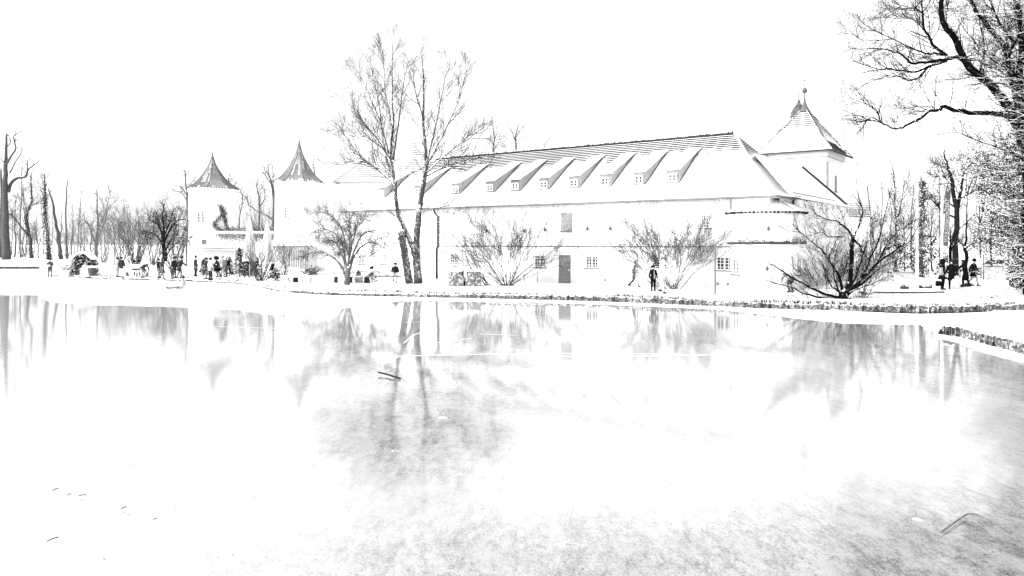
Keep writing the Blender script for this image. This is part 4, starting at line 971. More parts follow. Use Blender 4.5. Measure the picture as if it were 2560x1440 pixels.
# curving whips that sweep left from the trunk
wr_ = random.Random(71); t = thing('climbing_plant', P(2570, 720, 40), 'mass of long white rimmed whips sweeping from the trunk of the huge tree', 'climber'); mw = MB(); md_ = MB()
for k in range(760):
    m = mw if k % 5 < 2 else md_
    y0 = wr_.uniform(-20, 700); x0 = 2600-wr_.random()*60; p = P(x0, y0, wr_.uniform(38.5, 41)); d = Vector((-1, wr_.gauss(0, .5), wr_.gauss(.2, .7))).normalized()
    L = wr_.uniform(1.0, 4.2 if y0 < 420 else 2.8); pts, rs = twig(p, d, L, .011, 9, .10, -.015 if d.z > 0 else .05, wr_, .4); m.tube(pts, rs, 3, False)
    for q in range(3):
        pp, dd, _ = sample(pts, rs, wr_.uniform(.3, .95)); d2 = (dd+Vector((wr_.gauss(0, .5), wr_.gauss(0, .5), wr_.gauss(0, .5)))).normalized(); a, b = twig(pp, d2, L*.28, .008, 4, .12, 0, wr_); m.tube(a, b, 3, False)
mw.build('rimed_whips', snowy('whips coated in rime', .006, .62, 9, .4), t); md_.build('whips', BK_BLACKC, t)

# evergreen ivy thicket under it
def thicket(name, label, region, n, size, seed, mat, Dr, cat='thicket', stems=0, stuff=False):
    rng = random.Random(seed); pts = []
    cl = [(rng.uniform(0, 1), rng.random()) for _ in range(60)]
    while len(pts) < n:
        i = rng.randrange(len(region)); cx, cy, rx, ry = region[i]
        a = rng.random()*6.283; q = rng.random()**.5
        x, y = cx+math.cos(a)*rx*q, cy+math.sin(a)*ry*q
        if math.sin(x*.13+seed)*math.sin(y*.17+x*.05)+rng.random()*1.2 < .15: continue
        pts.append(P(x, y, rng.uniform(*Dr)))
    t = thing(name, P(region[0][0], 700, (Dr[0]+Dr[1])/2), label, cat); t.location.z = .3
    m = MB(); m.leaves(pts, size, rng); m.build('foliage', mat, t)
    if stems:
        m = MB()
        for k in range(stems):
            cx, cy, rx, ry = region[rng.randrange(len(region))]; p = P(cx+rng.uniform(-rx, rx)*.8, cy+rng.uniform(0, ry)*.9, rng.uniform(*Dr))
            a, b = twig(p, Vector((rng.gauss(0, .5), rng.gauss(0, .3), rng.uniform(.2, 1))).normalized(), rng.uniform(1, 2.6), .012, 7, .16, .02, rng); m.tube(a, b, 3, False)
        m.build('stems', BK_BLACKC, t)
    return t
TH = snowy('evergreen leaves with snow', .006, .42, 2.5, .6, .05)
thicket('ivy_thicket', 'dense snow flecked evergreen thicket at the right edge under the huge tree', [(2548, 600, 42, 110), (2555, 470, 48, 120), (2530, 540, 52, 120), (2550, 380, 40, 70), (2545, 680, 30, 45), (2500, 470, 55, 70), (2560, 650, 30, 70)], 15000, .05, 81, TH, (40.5, 43.5), 'thicket', 260)
thicket('hazel_thicket', 'looser snowy thicket spilling left of the evergreen one', [(2460, 440, 60, 60), (2500, 560, 50, 80), (2470, 600, 45, 50), (2440, 400, 50, 40), (2510, 400, 50, 60)], 4200, .045, 82, snowy('loose thicket leaves', .012, .5, 2.5, .6, .05), (44, 47.5), 'thicket', 420)
thicket('dark_hedge', 'dark hedge of shrubs behind the bollards and flagpole', [(2215, 650, 30, 28), (2260, 640, 30, 35), (2300, 655, 25, 35), (2240, 610, 30, 25), (2320, 620, 28, 35), (2360, 660, 20, 35)], 5200, .085, 83, snowy('far hedge leaves', .012, .42, 2, .6, .05), (72, 76), 'hedge', 240)
# trees beyond the right bank
woods([(2388, 690), (2390, 600), (2391, 521), (2383, 470), (2376, 435), (2366, 405), (2361, 376)], 66, .30, .05, 'large forked tree behind the banner with upswept limbs', 91,
      (([(2391, 530), (2400, 490), (2405, 460), (2410, 430), (2436, 405)], .20, .03), ([(2383, 470), (2360, 440), (2332, 445)], .09, .02), ([(2376, 435), (2392, 415), (2396, 390)], .08, .02), ([(2389, 545), (2360, 530), (2330, 500), (2308, 485)], .10, .02),
       ([(2391, 521), (2345, 490), (2315, 492)], .08, .02), ([(2395, 500), (2430, 480), (2470, 470)], .09, .02), ([(2372, 425), (2350, 412), (2330, 415)], .06, .02)), spec([15, 7, 3], [2.2, .9, .4], [.04, .02, .012], 48, .02, .16, .2, .01), 'forked_tree', snowy('dark rough bark', .012, .25, 4))
woods([(2300, 690), (2302, 620), (2306, 540), (2308, 470), (2306, 450)], 64, .24, .16, 'broad ivy covered trunk right of the flagpole', 92, (), spec([6, 4], [1.6, .8], [.04, .02], 45, .02, .16, .5, .012), 'ivy_clad_tree', snowy('mid grey rough bark', .05, .3, 4), 1100)
woods([(2376, 690), (2376, 640), (2375, 615)], 58, .12, .10, 'left of the two small pollarded trees behind the strollers', 93, (([(2375, 622), (2360, 605), (2348, 590)], .07, .02), ([(2375, 618), (2376, 590), (2377, 570)], .07, .02), ([(2376, 622), (2392, 608), (2402, 600)], .07, .02)), spec([12, 5], [.9, .4], [.02, .012], 45, .04, .12, .2, .009), 'pollard_tree', BK_BLACK)
woods([(2414, 690), (2414, 645), (2414, 618)], 58, .15, .12, 'right of the two small pollarded trees, the bigger one', 94, (([(2414, 625), (2400, 605), (2388, 588)], .08, .02), ([(2414, 620), (2416, 580), (2417, 520), (2418, 480)], .09, .015), ([(2414, 622), (2432, 600), (2448, 580)], .08, .02), ([(2414, 632), (2430, 620), (2446, 614)], .05, .02)), spec([14, 5], [1.1, .5], [.02, .012], 45, .04, .12, .2, .009), 'pollard_tree', BK_BLACK)
GR = 'bare trees far behind the right bank'
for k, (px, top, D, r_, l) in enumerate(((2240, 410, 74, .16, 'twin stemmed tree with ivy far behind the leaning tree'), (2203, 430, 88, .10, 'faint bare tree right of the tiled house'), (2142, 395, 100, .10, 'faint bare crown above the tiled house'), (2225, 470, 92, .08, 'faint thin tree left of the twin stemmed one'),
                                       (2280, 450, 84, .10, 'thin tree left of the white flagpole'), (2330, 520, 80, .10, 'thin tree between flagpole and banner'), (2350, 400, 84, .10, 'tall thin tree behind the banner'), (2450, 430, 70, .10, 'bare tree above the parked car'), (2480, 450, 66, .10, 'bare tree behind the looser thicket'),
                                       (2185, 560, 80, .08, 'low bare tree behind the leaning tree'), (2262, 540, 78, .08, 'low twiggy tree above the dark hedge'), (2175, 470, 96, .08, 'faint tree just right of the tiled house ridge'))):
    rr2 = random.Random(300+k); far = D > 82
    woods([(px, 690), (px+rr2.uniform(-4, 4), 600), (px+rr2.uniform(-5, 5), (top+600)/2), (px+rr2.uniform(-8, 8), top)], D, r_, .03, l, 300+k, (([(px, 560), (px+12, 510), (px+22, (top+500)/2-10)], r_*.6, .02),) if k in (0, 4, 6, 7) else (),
          spec([17, 6, 3], [2.4, 1.1, .5], [.03, .018, .012], 38, .06, .12, .2, .011), 'far_tree', BK_PALEC if far else snowy('mid distance bark', .03, .25, 3), 700 if k == 0 else 0, GR)  # farther crowns get paler twigs, the distance fade put into their colour
# ------------------------------------------------------------------ people
def pmat(v, name): return M(name, v, .9, .05, .2, 6)
SKIN = pmat(.35, 'skin'); HAIRD = pmat(.01, 'dark hair'); BOOT = pmat(.012, 'dark boots')
CL = {'black': pmat(.004, 'black cloth'), 'dark': pmat(.022, 'dark cloth'), 'grey': pmat(.07, 'grey cloth'), 'mid': pmat(.12, 'mid grey cloth'), 'light': pmat(.24, 'light cloth'), 'white': pmat(.6, 'white cloth'), 'pale': pmat(.35, 'pale cloth')}
POSES = {   # joints in metres, facing -Y, standing height 1.75
 'stand': dict(pel=(0, 0, .95), ch=(0, 0, 1.38), nk=(0, 0, 1.5), hd=(0, -.02, 1.64), sh=.19, el=[(-.26, .02, 1.14), (.26, .02, 1.14)], wr=[(-.27, -.06, .90), (.27, -.06, .90)], kn=[(-.10, -.02, .50), (.10, -.02, .50)], an=[(-.11, .03, .08), (.11, .03, .08)], toe=-.16),
 'walk': dict(pel=(0, 0, .93), ch=(0, -.04, 1.36), nk=(0, -.05, 1.48), hd=(0, -.09, 1.62), sh=.19, el=[(-.26, -.08, 1.13), (.26, .10, 1.13)], wr=[(-.25, -.26, .97), (.27, .10, .88)], kn=[(-.09, -.18, .52), (.10, .06, .48)], an=[(-.09, -.24, .09), (.10, .36, .16)], toe=-.16),
 'hands': dict(pel=(0, 0, .95), ch=(0, 0, 1.38), nk=(0, 0, 1.5), hd=(0, -.03, 1.64), sh=.19, el=[(-.27, .0, 1.14), (.27, .0, 1.14)], wr=[(-.10, -.24, 1.10), (.10, -.24, 1.10)], kn=[(-.10, -.02, .50), (.10, -.02, .50)], an=[(-.11, .03, .08), (.11, .03, .08)], toe=-.16),
 'reach': dict(pel=(0, .02, .93), ch=(0, -.10, 1.34), nk=(0, -.14, 1.46), hd=(0, -.20, 1.59), sh=.19, el=[(-.26, -.30, 1.16), (.26, -.28, 1.16)], wr=[(-.14, -.50, 1.0), (.16, -.50, 1.0)], kn=[(-.10, -.12, .50), (.10, .04, .48)], an=[(-.11, -.08, .08), (.11, .22, .10)], toe=-.16),
 'bend': dict(pel=(0, .12, .82), ch=(0, -.26, 1.02), nk=(0, -.36, 1.04), hd=(0, -.50, 1.02), sh=.19, el=[(-.24, -.42, .78), (.24, -.40, .78)], wr=[(-.12, -.52, .55), (.14, -.50, .55)], kn=[(-.12, -.12, .46), (.12, -.10, .46)], an=[(-.12, .06, .08), (.12, .08, .08)], toe=-.16),
 'sit': dict(pel=(0, .05, .50), ch=(0, .0, .94), nk=(0, -.02, 1.06), hd=(0, -.05, 1.20), sh=.19, el=[(-.26, -.08, .70), (.26, -.08, .70)], wr=[(-.14, -.32, .64), (.14, -.32, .64)], kn=[(-.11, -.42, .50), (.11, -.42, .50)], an=[(-.11, -.42, .08), (.11, -.44, .08)], toe=-.16),
 'ground': dict(pel=(0, .0, .12), ch=(0, .16, .55), nk=(0, .17, .67), hd=(0, .12, .81), sh=.19, el=[(-.26, .22, .34), (.26, .22, .34)], wr=[(-.20, -.12, .22), (.24, .30, .07)], kn=[(-.10, -.46, .14), (.10, -.46, .14)], an=[(-.10, -.88, .08), (.10, -.88, .08)], toe=0.),
}
def rings_between(mb, pts, rx, ry, n=10):
    mb.rings([[p+Vector((math.cos(2*math.pi*j/n)*a, math.sin(2*math.pi*j/n)*b, 0)) for j in range(n)] for p, a, b in zip(pts, rx, ry)])
def person(base, label, pose='stand', h=1.75, face=0.0, coat='dark', legs='dark', hat=None, hair='short', hem=.62, skirt=None, flare=1.0, pack=None, group=None):
    K = POSES[pose]; s = h/1.75; t = thing('person', base, label, 'person', group); rot = Matrix.Rotation(face, 4, 'Z')
    def W(v, dz=0): v = Vector(v)*s; v.z += dz; return rot @ v + Vector(base)
    # body: one skinned surface
    V = []; E = []; RAD = []
    def add(v, r, par=None):
        V.append(rot @ (Vector(v)*s)); RAD.append(r*s); i = len(V)-1
        if par is not None: E.append((par, i))
        return i
    pel, ch, nk, hd = (Vector(K[k]) for k in ('pel', 'ch', 'nk', 'hd'))
    ip = add(pel, .125); iw = add(pel.lerp(ch, .5), .11, ip); ic = add(ch, .125, iw); ink = add(nk, .05, ic); ih = add(hd+Vector((0, .0, -.03)), .085, ink); it = add(hd+Vector((0, .01, .07)), .075, ih)
    up = (hd-nk).normalized(); add(hd+Vector((0, -.115, -.01)), .014, ih)
    for i, sx in enumerate((-1, 1)):
        shd = ch+Vector((sx*K['sh'], 0, .03)); a = add(shd, .058, ic); el = add(K['el'][i], .042, a); wr = add(K['wr'][i], .028, el)
        d = (Vector(K['wr'][i])-Vector(K['el'][i])).normalized(); pm = add(Vector(K['wr'][i])+d*.07, .03, wr)
        for q in range(4): f1 = add(Vector(K['wr'][i])+d*.125+Vector((.0, -.024+.016*q, -.004*q)), .0095, pm); add(Vector(K['wr'][i])+d*(.165-.008*abs(q-1.5))+Vector((-sx*.01, -.026+.016*q, -.01)), .008, f1)
        th = add(Vector(K['wr'][i])+d*.06+Vector((-sx*.03, -.035, 0)), .010, wr); add(Vector(K['wr'][i])+d*.10+Vector((-sx*.035, -.05, 0)), .009, th)
        hp_ = add(pel+Vector((sx*.09, 0, -.05)), .085, ip); kn = add(K['kn'][i], .058, hp_); an = add(K['an'][i], .038, kn); add(Vector(K['an'][i])+Vector((0, K['toe'], -.04 if K['toe'] else .12)), .03, an)
    me = bpy.data.meshes.new('body'); me.from_pydata(V, E, []); me.materials.append(SKIN)
    ob = bpy.data.objects.new('body', me); C.objects.link(ob); ob.parent = t
    md = ob.modifiers.new('skin', 'SKIN'); md.use_smooth_shade = True
    for i, r in enumerate(RAD): me.skin_vertices[0].data[i].radius = (r, r)
    me.skin_vertices[0].data[0].use_root = True
    sb_ = ob.modifiers.new('sub', 'SUBSURF'); sb_.levels = 1; sb_.render_levels = 1
    # coat with sleeves
    m = MB(); low = pel+Vector((0, 0, 0)); hemv = Vector((pel.x, pel.y, hem)) if pose in ('stand', 'walk', 'hands', 'reach') else pel+(pel-ch)*.12
    path = [hemv, hemv.lerp(pel, .6) if hemv.z < pel.z-.05 else pel.lerp(ch, .1), pel.lerp(ch, .35), pel.lerp(ch, .7), ch, ch+(nk-ch)*.45, nk+(nk-ch)*.15]
    rx = [.20*flare, .185*flare**.5, .165, .175, .195, .17, .075]; ry = [.16*flare, .15, .125, .13, .13, .105, .07]
    ax = (nk-pel).normalized()
    if ax.z > .8: m.rings([[W((p.x+math.cos(6.283*j/12)*a, p.y+math.sin(6.283*j/12)*b, p.z)) for j in range(12)] for p, a, b in zip(path, rx, ry)])
    else:
        side = Vector((1, 0, 0)); fw = ax.cross(side).normalized()
        m.rings([[W(p+side*math.cos(6.283*j/12)*a+fw*math.sin(6.283*j/12)*b) for j in range(12)] for p, a, b in zip(path, rx, ry)])
    for i, sx in enumerate((-1, 1)):
        sh_ = ch+Vector((sx*(K['sh']-.03), 0, .04)); e, w = Vector(K['el'][i]), Vector(K['wr'][i])
        m.tube([W(ch+Vector((sx*.10, 0, .06))), W(sh_), W(sh_.lerp(e, .5)), W(e), W(e.lerp(w, .55)), W(w)], [.06*s, .078*s, .07*s, .062*s, .054*s, .046*s], 8)
    m.build('coat', CL[coat], t, True)
    if skirt:
        m = MB(); z0, z1, w = skirt; m.rings([[W((pel.x+math.cos(6.283*j/12)*a, pel.y+math.sin(6.283*j/12)*a*.8, z)) for j in range(12)] for z, a in ((z1, .17), ((z0+z1)/2, (.17+w)/2), (z0, w))]); m.build('skirt', CL[coat], t, True)
    m = MB()
    for i, sx in enumerate((-1, 1)):
        hp_ = pel+Vector((sx*.085, 0, .02)); kn, an = Vector(K['kn'][i]), Vector(K['an'][i])
        m.tube([W(hp_), W(hp_.lerp(kn, .5)), W(kn), W(kn.lerp(an, .5)), W(an+Vector((0, 0, .02)))], [.105*s, .092*s, .075*s, .066*s, .056*s], 8)
    m.build('trousers', CL[legs], t, True)
    for i in (0, 1):
        an = Vector(K['an'][i]); m = MB(); tv = Vector((0, K['toe']*1.15, -.03)) if K['toe'] else Vector((0, -.03, .14))
        m.tube([W(an+Vector((0, .04, .06))), W(an+Vector((0, .03, -.03))), W(an+tv*.6+Vector((0, 0, -.012))), W(an+tv)], [.052*s, .052*s, .05*s, .035*s], 8); m.build('boot', BOOT, t, True)
    c = hd+Vector((0, .012, .02))
    if hair:
        m = MB(); rr_ = .118; long_ = hair == 'long'; big = 1.9 if hair == 'frizzy' else 1.0
        prof = [(.0, .125), (.06, .115), (.10, .075), (rr_, .02), (.105, -.04)] + ([(.10, -.12), (.07, -.2)] if long_ else [])
        m.rings([[W(c+Vector((math.cos(6.283*j/12)*r_*big, math.sin(6.283*j/12)*r_*big+(.03 if z < .03 else .0), z*big))) for j in range(12)] for r_, z in [(max(a, .002), b) for a, b in prof]])
        m.build('hair', HAIRD if hair != 'grey' else CL['mid'], t, True)
    if hat:
        kind, col = hat; m = MB()
        prof = {'beanie': [(.128, .0), (.132, .04), (.115, .10), (.07, .15), (.012, .17)], 'brim': [(.2, .045), (.2, .055), (.125, .06), (.12, .13), (.08, .16), (.01, .165)], 'hood': [(.12, -.12), (.15, -.02), (.145, .07), (.09, .14), (.01, .17)], 'bobble': [(.13, .0), (.13, .06), (.09, .13), (.03, .16), (.06, .2), (.06, .24), (.01, .27)]}[kind]
        m.rings([[W(c+Vector((math.cos(6.283*j/12)*r_, math.sin(6.283*j/12)*r_+.01, z))) for j in range(12)] for r_, z in prof]); m.build('hat', CL[col], t, True)
    if pack:
        m = MB(); pc = pel.lerp(ch, .62)+Vector((0, .2, 0)); m.rings([[W(pc+Vector((math.cos(6.283*(j+.5)/8)*a*.15, math.sin(6.283*(j+.5)/8)*a*.1, z))) for j in range(8)] for z, a in ((-.24, .7), (-.2, 1), (.15, 1), (.22, .6))]); m.build('backpack', CL[pack], t, True)
    return t
def on(px, D, dz=0): v = G(px, D); return (v.x, v.y, v.z+dz)
def onice(px, py): D = DG(py); return ((px-1280)/FPX*D, D, .01)
person(onice(125, 694), 'person in a grey jacket standing alone on the ice at the far left', 'hands', 1.72, .3, 'grey', 'grey', None, 'short', .78)
q = onice(125, 694); tag((lambda m: (m.box((q[0]+.02, q[1]-.33, 1.12), .34, .12, .14, .3), m)[1])(MB()).build('white_bundle', CL['white'], None), 'small white bundle held by the person standing alone on the ice', 'bundle')
person(on(304, 63), 'person in a dark jacket and pale trousers seen from behind on the left shore', 'stand', 1.72, 3.0, 'dark', 'white', None, 'short', .80)
person(on(294, 64), 'person in pale clothes half behind the dark jacket on the left shore', 'stand', 1.66, 2.6, 'light', 'light', None, 'short', .7)
SB = (((335, 66), 'left of the two people seated at the shore bench, wearing a dark round hat'), ((348, 66), 'right of the two people seated at the shore bench, wearing a dark round hat'))
for (px, D_), l in SB: person(on(px, D_, .03), l, 'sit', 1.75, 3.3, 'mid', 'grey', ('brim', 'black'), 'short')
person(on(357, 62.8), 'person bending down beside the shore bench', 'bend', 1.75, 1.2, 'dark', 'light', None, 'short')
person(on(405, 60.5), 'woman in a grey coat and flared skirt walking on the shore', 'walk', 1.68, 1.2, 'grey', 'mid', None, 'long', .55, (.50, .85, .30), 1.2)
person(on(397, 61.5), 'person in a dark jacket half behind the woman in the skirt', 'stand', 1.6, 1.5, 'dark', 'light', None, 'short', .7)
person(on(436, 61), 'shorter person of the dark coated couple, with a brimmed hat', 'stand', 1.7, 1.2, 'dark', 'mid', ('brim', 'dark'), 'short', .7)
person(on(449, 60.2), 'taller person of the dark coated couple, seen from behind', 'reach', 1.82, 2.0, 'dark', 'mid', None, 'short', .62, None, 1.15)
person(on(430, 59.8), 'small child standing before the dark coated couple', 'stand', 1.0, 1.0, 'grey', 'grey', ('beanie', 'grey'), 'short', .7)
person(onice(452, 724), 'person in a pale jacket sitting on the ice with legs stretched out', 'ground', 1.72, -1.45, 'pale', 'mid', ('beanie', 'grey'), 'short')
person(on(489, 66), 'slim person in a long grey coat near the plank shed', 'stand', 1.75, 1.5, 'grey', 'dark', ('bobble', 'dark'), 'short', .55)
person(on(526, 58.6), 'person in a pale jacket and dark trousers with dark hair on the shore', 'stand', 1.75, 2.6, 'pale', 'dark', None, 'short', .75)
person(on(516, 60), 'person in a dark jacket behind the pale jacket on the shore', 'stand', 1.68, 2.0, 'dark', 'mid', ('beanie', 'dark'), 'short', .7)
person(on(546, 64), 'person with big frizzy hair pushing a pram', 'reach', 1.72, -1.3, 'dark', 'grey', None, 'frizzy', .7)
person(on(556.5, 66), 'pale figure standing between the frizzy haired person and the backpack wearer', 'stand', 1.75, .2, 'light', 'light', None, 'grey', .7)
person(on(566, 64.5), 'person with a dark backpack among the fir trees', 'stand', 1.72, -1.4, 'mid', 'grey', ('beanie', 'white'), 'short', .75, None, 1, 'black')
person(on(988, 56.5, .05), 'person in a dark sweater seated behind the long bench', 'sit', 1.78, .1, 'dark', 'white', None, 'short')
person(on(1586, 49), 'person in a striped coat half hidden behind a pale post by the wall', 'walk', 1.7, 1.4, 'grey', 'dark', None, 'short', .55)
person(on(1633, 44.6), 'child in a black jacket with a white zip and a black cap', 'stand', 1.5, .2, 'black', 'black', ('bobble', 'black'), None, .82)
q = on(1633, 44.6); m = MB(); m.box((q[0]+.03, q[1]-.145, q[2]+.98), .022, .012, .5); tag(m.build('jacket_zip', CL['white']), 'white zip down the black jacket of the child', 'zip')
person(on(1656, 42.8), 'tall person in a white jacket and light grey trousers by the round shrub', 'walk', 1.85, .5, 'white', 'pale', ('hood', 'white'), 'grey', .75)
person(on(1976, 44), 'stooping person in grey behind the left branches of the leaning tree', 'bend', 1.7, -1.2, 'mid', 'dark', None, 'grey')
person(on(2357, 45.2), 'stroller in a black skirt coat with a pale scarf carrying a dark bag', 'stand', 1.78, 1.3, 'black', 'black', ('hood', 'black'), 'long', .62, (.62, 1.0, .34), 1.3)
person(on(2379, 45.0), 'stroller in a long black coat carrying a white bag', 'walk', 1.72, -.6, 'black', 'black', None, 'long', .55, None, 1.1)
person(on(2414, 46.4), 'stroller in black with an arm stretched to the left', 'reach', 1.68, -1.5, 'black', 'black', None, 'long', .5, None, 1.1)
person(on(2433, 46.8), 'stroller in a black coat and pale trousers, rightmost of the group', 'walk', 1.7, 1.4, 'black', 'light', ('beanie', 'black'), 'short', .65, None, 1.25)
def bag(px, py, D, w, h, d, mt, name, label, cat):
    t = thing(name, P(px, py, D), label, cat); c = P(px, py, D); m = MB()
    m.rings([[c+Vector((math.cos(6.283*(j+.5)/8)*a*w/1.8, math.sin(6.283*(j+.5)/8)*d*a/1.8, z*h)) for j in range(8)] for z, a in ((-.5, .8), (-.42, 1.05), (.2, 1.0), (.5, .82))]); m.build('bag_body', mt, t, True)
    m = MB(); m.tube([c+Vector((-w*.25, 0, h*.45)), c+Vector((-w*.15, 0, h*.85)), c+Vector((w*.15, 0, h*.85)), c+Vector((w*.25, 0, h*.45))], .012, 5); m.build('bag_handle', mt, t)
bag(2346, 709, 45, .32, .30, .14, CL['black'], 'handbag', 'square dark bag hanging at the hand of the skirted stroller', 'bag')
bag(2390, 708, 44.8, .44, .48, .2, CL['white'], 'shopping_bag', 'bulging white bag carried by the stroller in the long coat', 'bag')
m = MB(); c = P(2354, 678, 45.1); m.rings([[c+Vector((math.cos(6.283*j/10)*a, math.sin(6.283*j/10)*a*.8-.02, z)) for j in range(10)] for z, a in ((-.24, .15), (-.05, .19), (.12, .17), (.22, .12))]); tag(m.build('scarf', CL['light'], None, True), 'large pale scarf over the shoulders of the skirted stroller', 'scarf')

# ------------------------------------------------------------------ things on the shore
def bench(px, D, L, label, seat_h=.46, top='plank', face=0, grp=None, legm=None, seatm=None):
    b = Vector(on(px, D)); t = thing('bench', b, label, 'bench', grp); m = MB(); m.box(b+Z*seat_h, L, .42, .10); m.build('seat', seatm or PLANK, t)
    for sx in (-1, 1):
        m = MB(); m.obox(b+Vector((sx*L*.36, 0, seat_h/2-.03)), Vector((.05, 0, 0)), Vector((0, .18, 0)), Vector((sx*.05, 0, seat_h/2-.04))); m.build('leg', legm or POSTW, t)
    return t
bench(959, 54.2, 2.5, 'long grey plank bench left of the twin bare trees', .52)
m = MB()
t = bench(343, 65.3, 2.4, 'pale bench with snow on it where two people sit', .44, legm=CL['mid'], seatm=SNOW)
m = MB(); b = Vector(on(343, 65.7)); m.box(b+Vector((0, .0, .85)), 2.4, .06, .3); m.build('backrest', SNOW, t)
bench(748, 55, 2.2, 'white garden bench with curved ends by the round bush', .46, legm=CL['pale'], seatm=SNOW)
def wagon(px, D, label, L=1.9):
    b = Vector(on(px, D)); t = thing('handcart', b, label, 'cart'); m = MB(); m.box(b+Z*.75, L, .8, .12); m.box(b+Vector((0, 0, .86)), L*.96, .76, .1); m.build('bed', WHITEWOOD, t)
    m = MB(); m.tube([b+Vector((L/2, 0, .7)), b+Vector((L/2+1.0, 0, .35))], .03, 6); m.build('shaft', PLANK, t)
    for sx in (-1, 1):
        c = b+Vector((sx*L*.33, -.45, .42)); w = MB(); ring = [c+Vector((math.cos(6.283*k/20)*.4, 0, math.sin(6.283*k/20)*.4)) for k in range(21)]; w.tube(ring, .022, 5, False)
        wh = w.build('wheel', M('grey wheel rim', .12), t); w = MB()
        for k in range(10): w.tube([c, c+Vector((math.cos(.628*k)*.39, 0, math.sin(.628*k)*.39))], .012, 4)
        w.tube([c+Vector((0, -.05, 0)), c+Vector((0, .05, 0))], .05, 8); w.build('spokes', M('pale spokes', .3), wh)
wagon(850, 55.5, 'white handcart with spoked wheels beside the apple tree'); wagon(925, 56.5, 'white handcart partly behind the long grey bench', 1.3)
# closed parasols
for px, top, D_, l in ((624, 540, 62, 'left of the two tall folded pale parasols'), (668, 553, 62.5, 'right of the two tall folded pale parasols')):
    b = Vector(on(px, D_)); t = thing('folded_parasol', b, l, 'parasol', 'tall folded parasols at the market'); H = CH+(HY-top)/FPX*D_-.3
    m = MB(); m.tube([b, b+Z*H], .035, 6); m.build('pole', POSTW, t); m = MB()
    m.rings([[b+Vector((math.cos(6.283*j/16)*r_*(1+.12*(j % 2)), math.sin(6.283*j/16)*r_*(1+.12*(j % 2)), z)) for j in range(16)] for z, r_ in ((H*.28, .5), (H*.45, .42), (H*.7, .27), (H*.92, .12), (H, .03))]); m.build('canopy', M('pale canvas', .62, .9, 0, .06), t)
# stone blocks
for px, w, l, sd, a in ((1143, 38, 'left of the two rough stone blocks on the shore', 1, -.1), (1182, 38, 'right of the two rough stone blocks, cut askew', 2, .12)):
    D_ = 50.5; c = Vector(on(px, D_)); r5 = random.Random(sd); W_ = w/FPX*D_; H = .98; t = thing('stone_block', c, l, 'stone', None); m = MB()
    sk = -.18 if sd == 1 else .22
    m.rings([[c+Vector((math.cos(a)*x*W_*(.5 if z < .7 or x*sk > 0 else .36)-math.sin(a)*y*.5, math.sin(a)*x*W_*.5+math.cos(a)*y*.5, z*H)) for x, y in ((-1, -1), (0, -1.15 if sd == 1 else -1.2), (1, -1), (1, 1), (-1, 1))] for z in (0, .35, .7, 1.0)])
    m.build('block', STONE, t); m = MB(); m.box(c+Z*(H+.06), W_*.8, .9, .12, a); m.build('snow_cap', SNOW, t)
# poles
def pole(px, py0, py1, r, mt, name, label, cat, top=None):
    D_ = DG(py0, .3); b = Vector(on(px, D_)); H = CH+(HY-py1)/FPX*D_-b.z; t = thing(name, b, label, cat); m = MB(); m.tube([b-Z*.1, b+Z*H], [r, r*.75], 8); m.build('shaft', mt, t)
    m = MB()
    if top == 'T': m.box(b+Z*H, .22, .1, .05)
    else: m.lathe(b+Z*H, [(r*.8, 0), (r*1.6, .03), (r*1.2, .08), (.005, .12)], 8)
    m.build('cap', mt, t); return b, H, t
pole(1051, 708, 615, .05, POSTW, 'thin_post', 'thin pale post with a flat top right of the twin trees', 'post', 'T')
pole(1788, 736, 619, .06, M('grey banded post', .12, .6), 'street_pole', 'thin grey pole in front of the wall right of the round shrub', 'pole')
pole(1592, 722, 640, .085, POSTW, 'white_post', 'short white post hiding the striped coat', 'post')
pole(2293, 722, 452, .085, WHITEWOOD, 'flagpole', 'tall bare white flagpole over the boulders', 'flagpole')
b, H, t = pole(2355, 725, 468, .08, WHITEWOOD, 'banner_pole', 'leaning white pole carrying the lettered banner', 'flagpole')
# banner
D_ = b.y-.05; bt = P(2363, 478, D_); m = MB(); Wb = .37; Hb = (615-478)/FPX*D_
bn = thing('banner', bt, 'narrow grey banner with white letters hanging from the leaning pole', 'banner'); n = 14; pts = []
def bpos(u, v): return bt+Vector((u*Wb*(1-.25*v)-.10*v, .05*math.sin(v*9)+.04*u, -v*Hb-.10*u*(1-v)))
for i in range(n):
    m.quad(bpos(0, i/n), bpos(0, (i+1)/n), bpos(1, (i+1)/n), bpos(1, i/n))
m.build('cloth', M('grey banner cloth', .11, .8, 0, .1), bn, True)
m = MB(); m.tube([bt+Vector((-.12, 0, .03)), bt+Vector((Wb+.05, 0, -.08))], .015, 6); m.build('crossbar', IRON, bn)
cu = bpy.data.curves.new('txt', 'FONT'); cu.body = 'SCHLOSSKONZERT'; cu.size = .36; cu.align_x = 'CENTER'; cu.align_y = 'CENTER'; cu.resolution_u = 2
tob = bpy.data.objects.new('txt', cu); C.objects.link(tob); bpy.context.view_layer.update()
tm_ = bpy.data.meshes.new_from_object(tob.evaluated_get(bpy.context.evaluated_depsgraph_get())); bpy.data.objects.remove(tob)
xs = [v.co.x for v in tm_.vertices]; w_t = max(xs)-min(xs)
for v in tm_.vertices:
    s_ = (v.co.x/w_t)+.5; u_ = .5-v.co.y/.36*1.0; p = bpos(clamp(u_, .02, .98), .93-s_*.80); v.co = p-bt+Vector((0, -.03, 0))
tm_.materials.append(CL['white']); lo = bpy.data.objects.new('lettering', tm_); C.objects.link(lo); lo.parent = bn
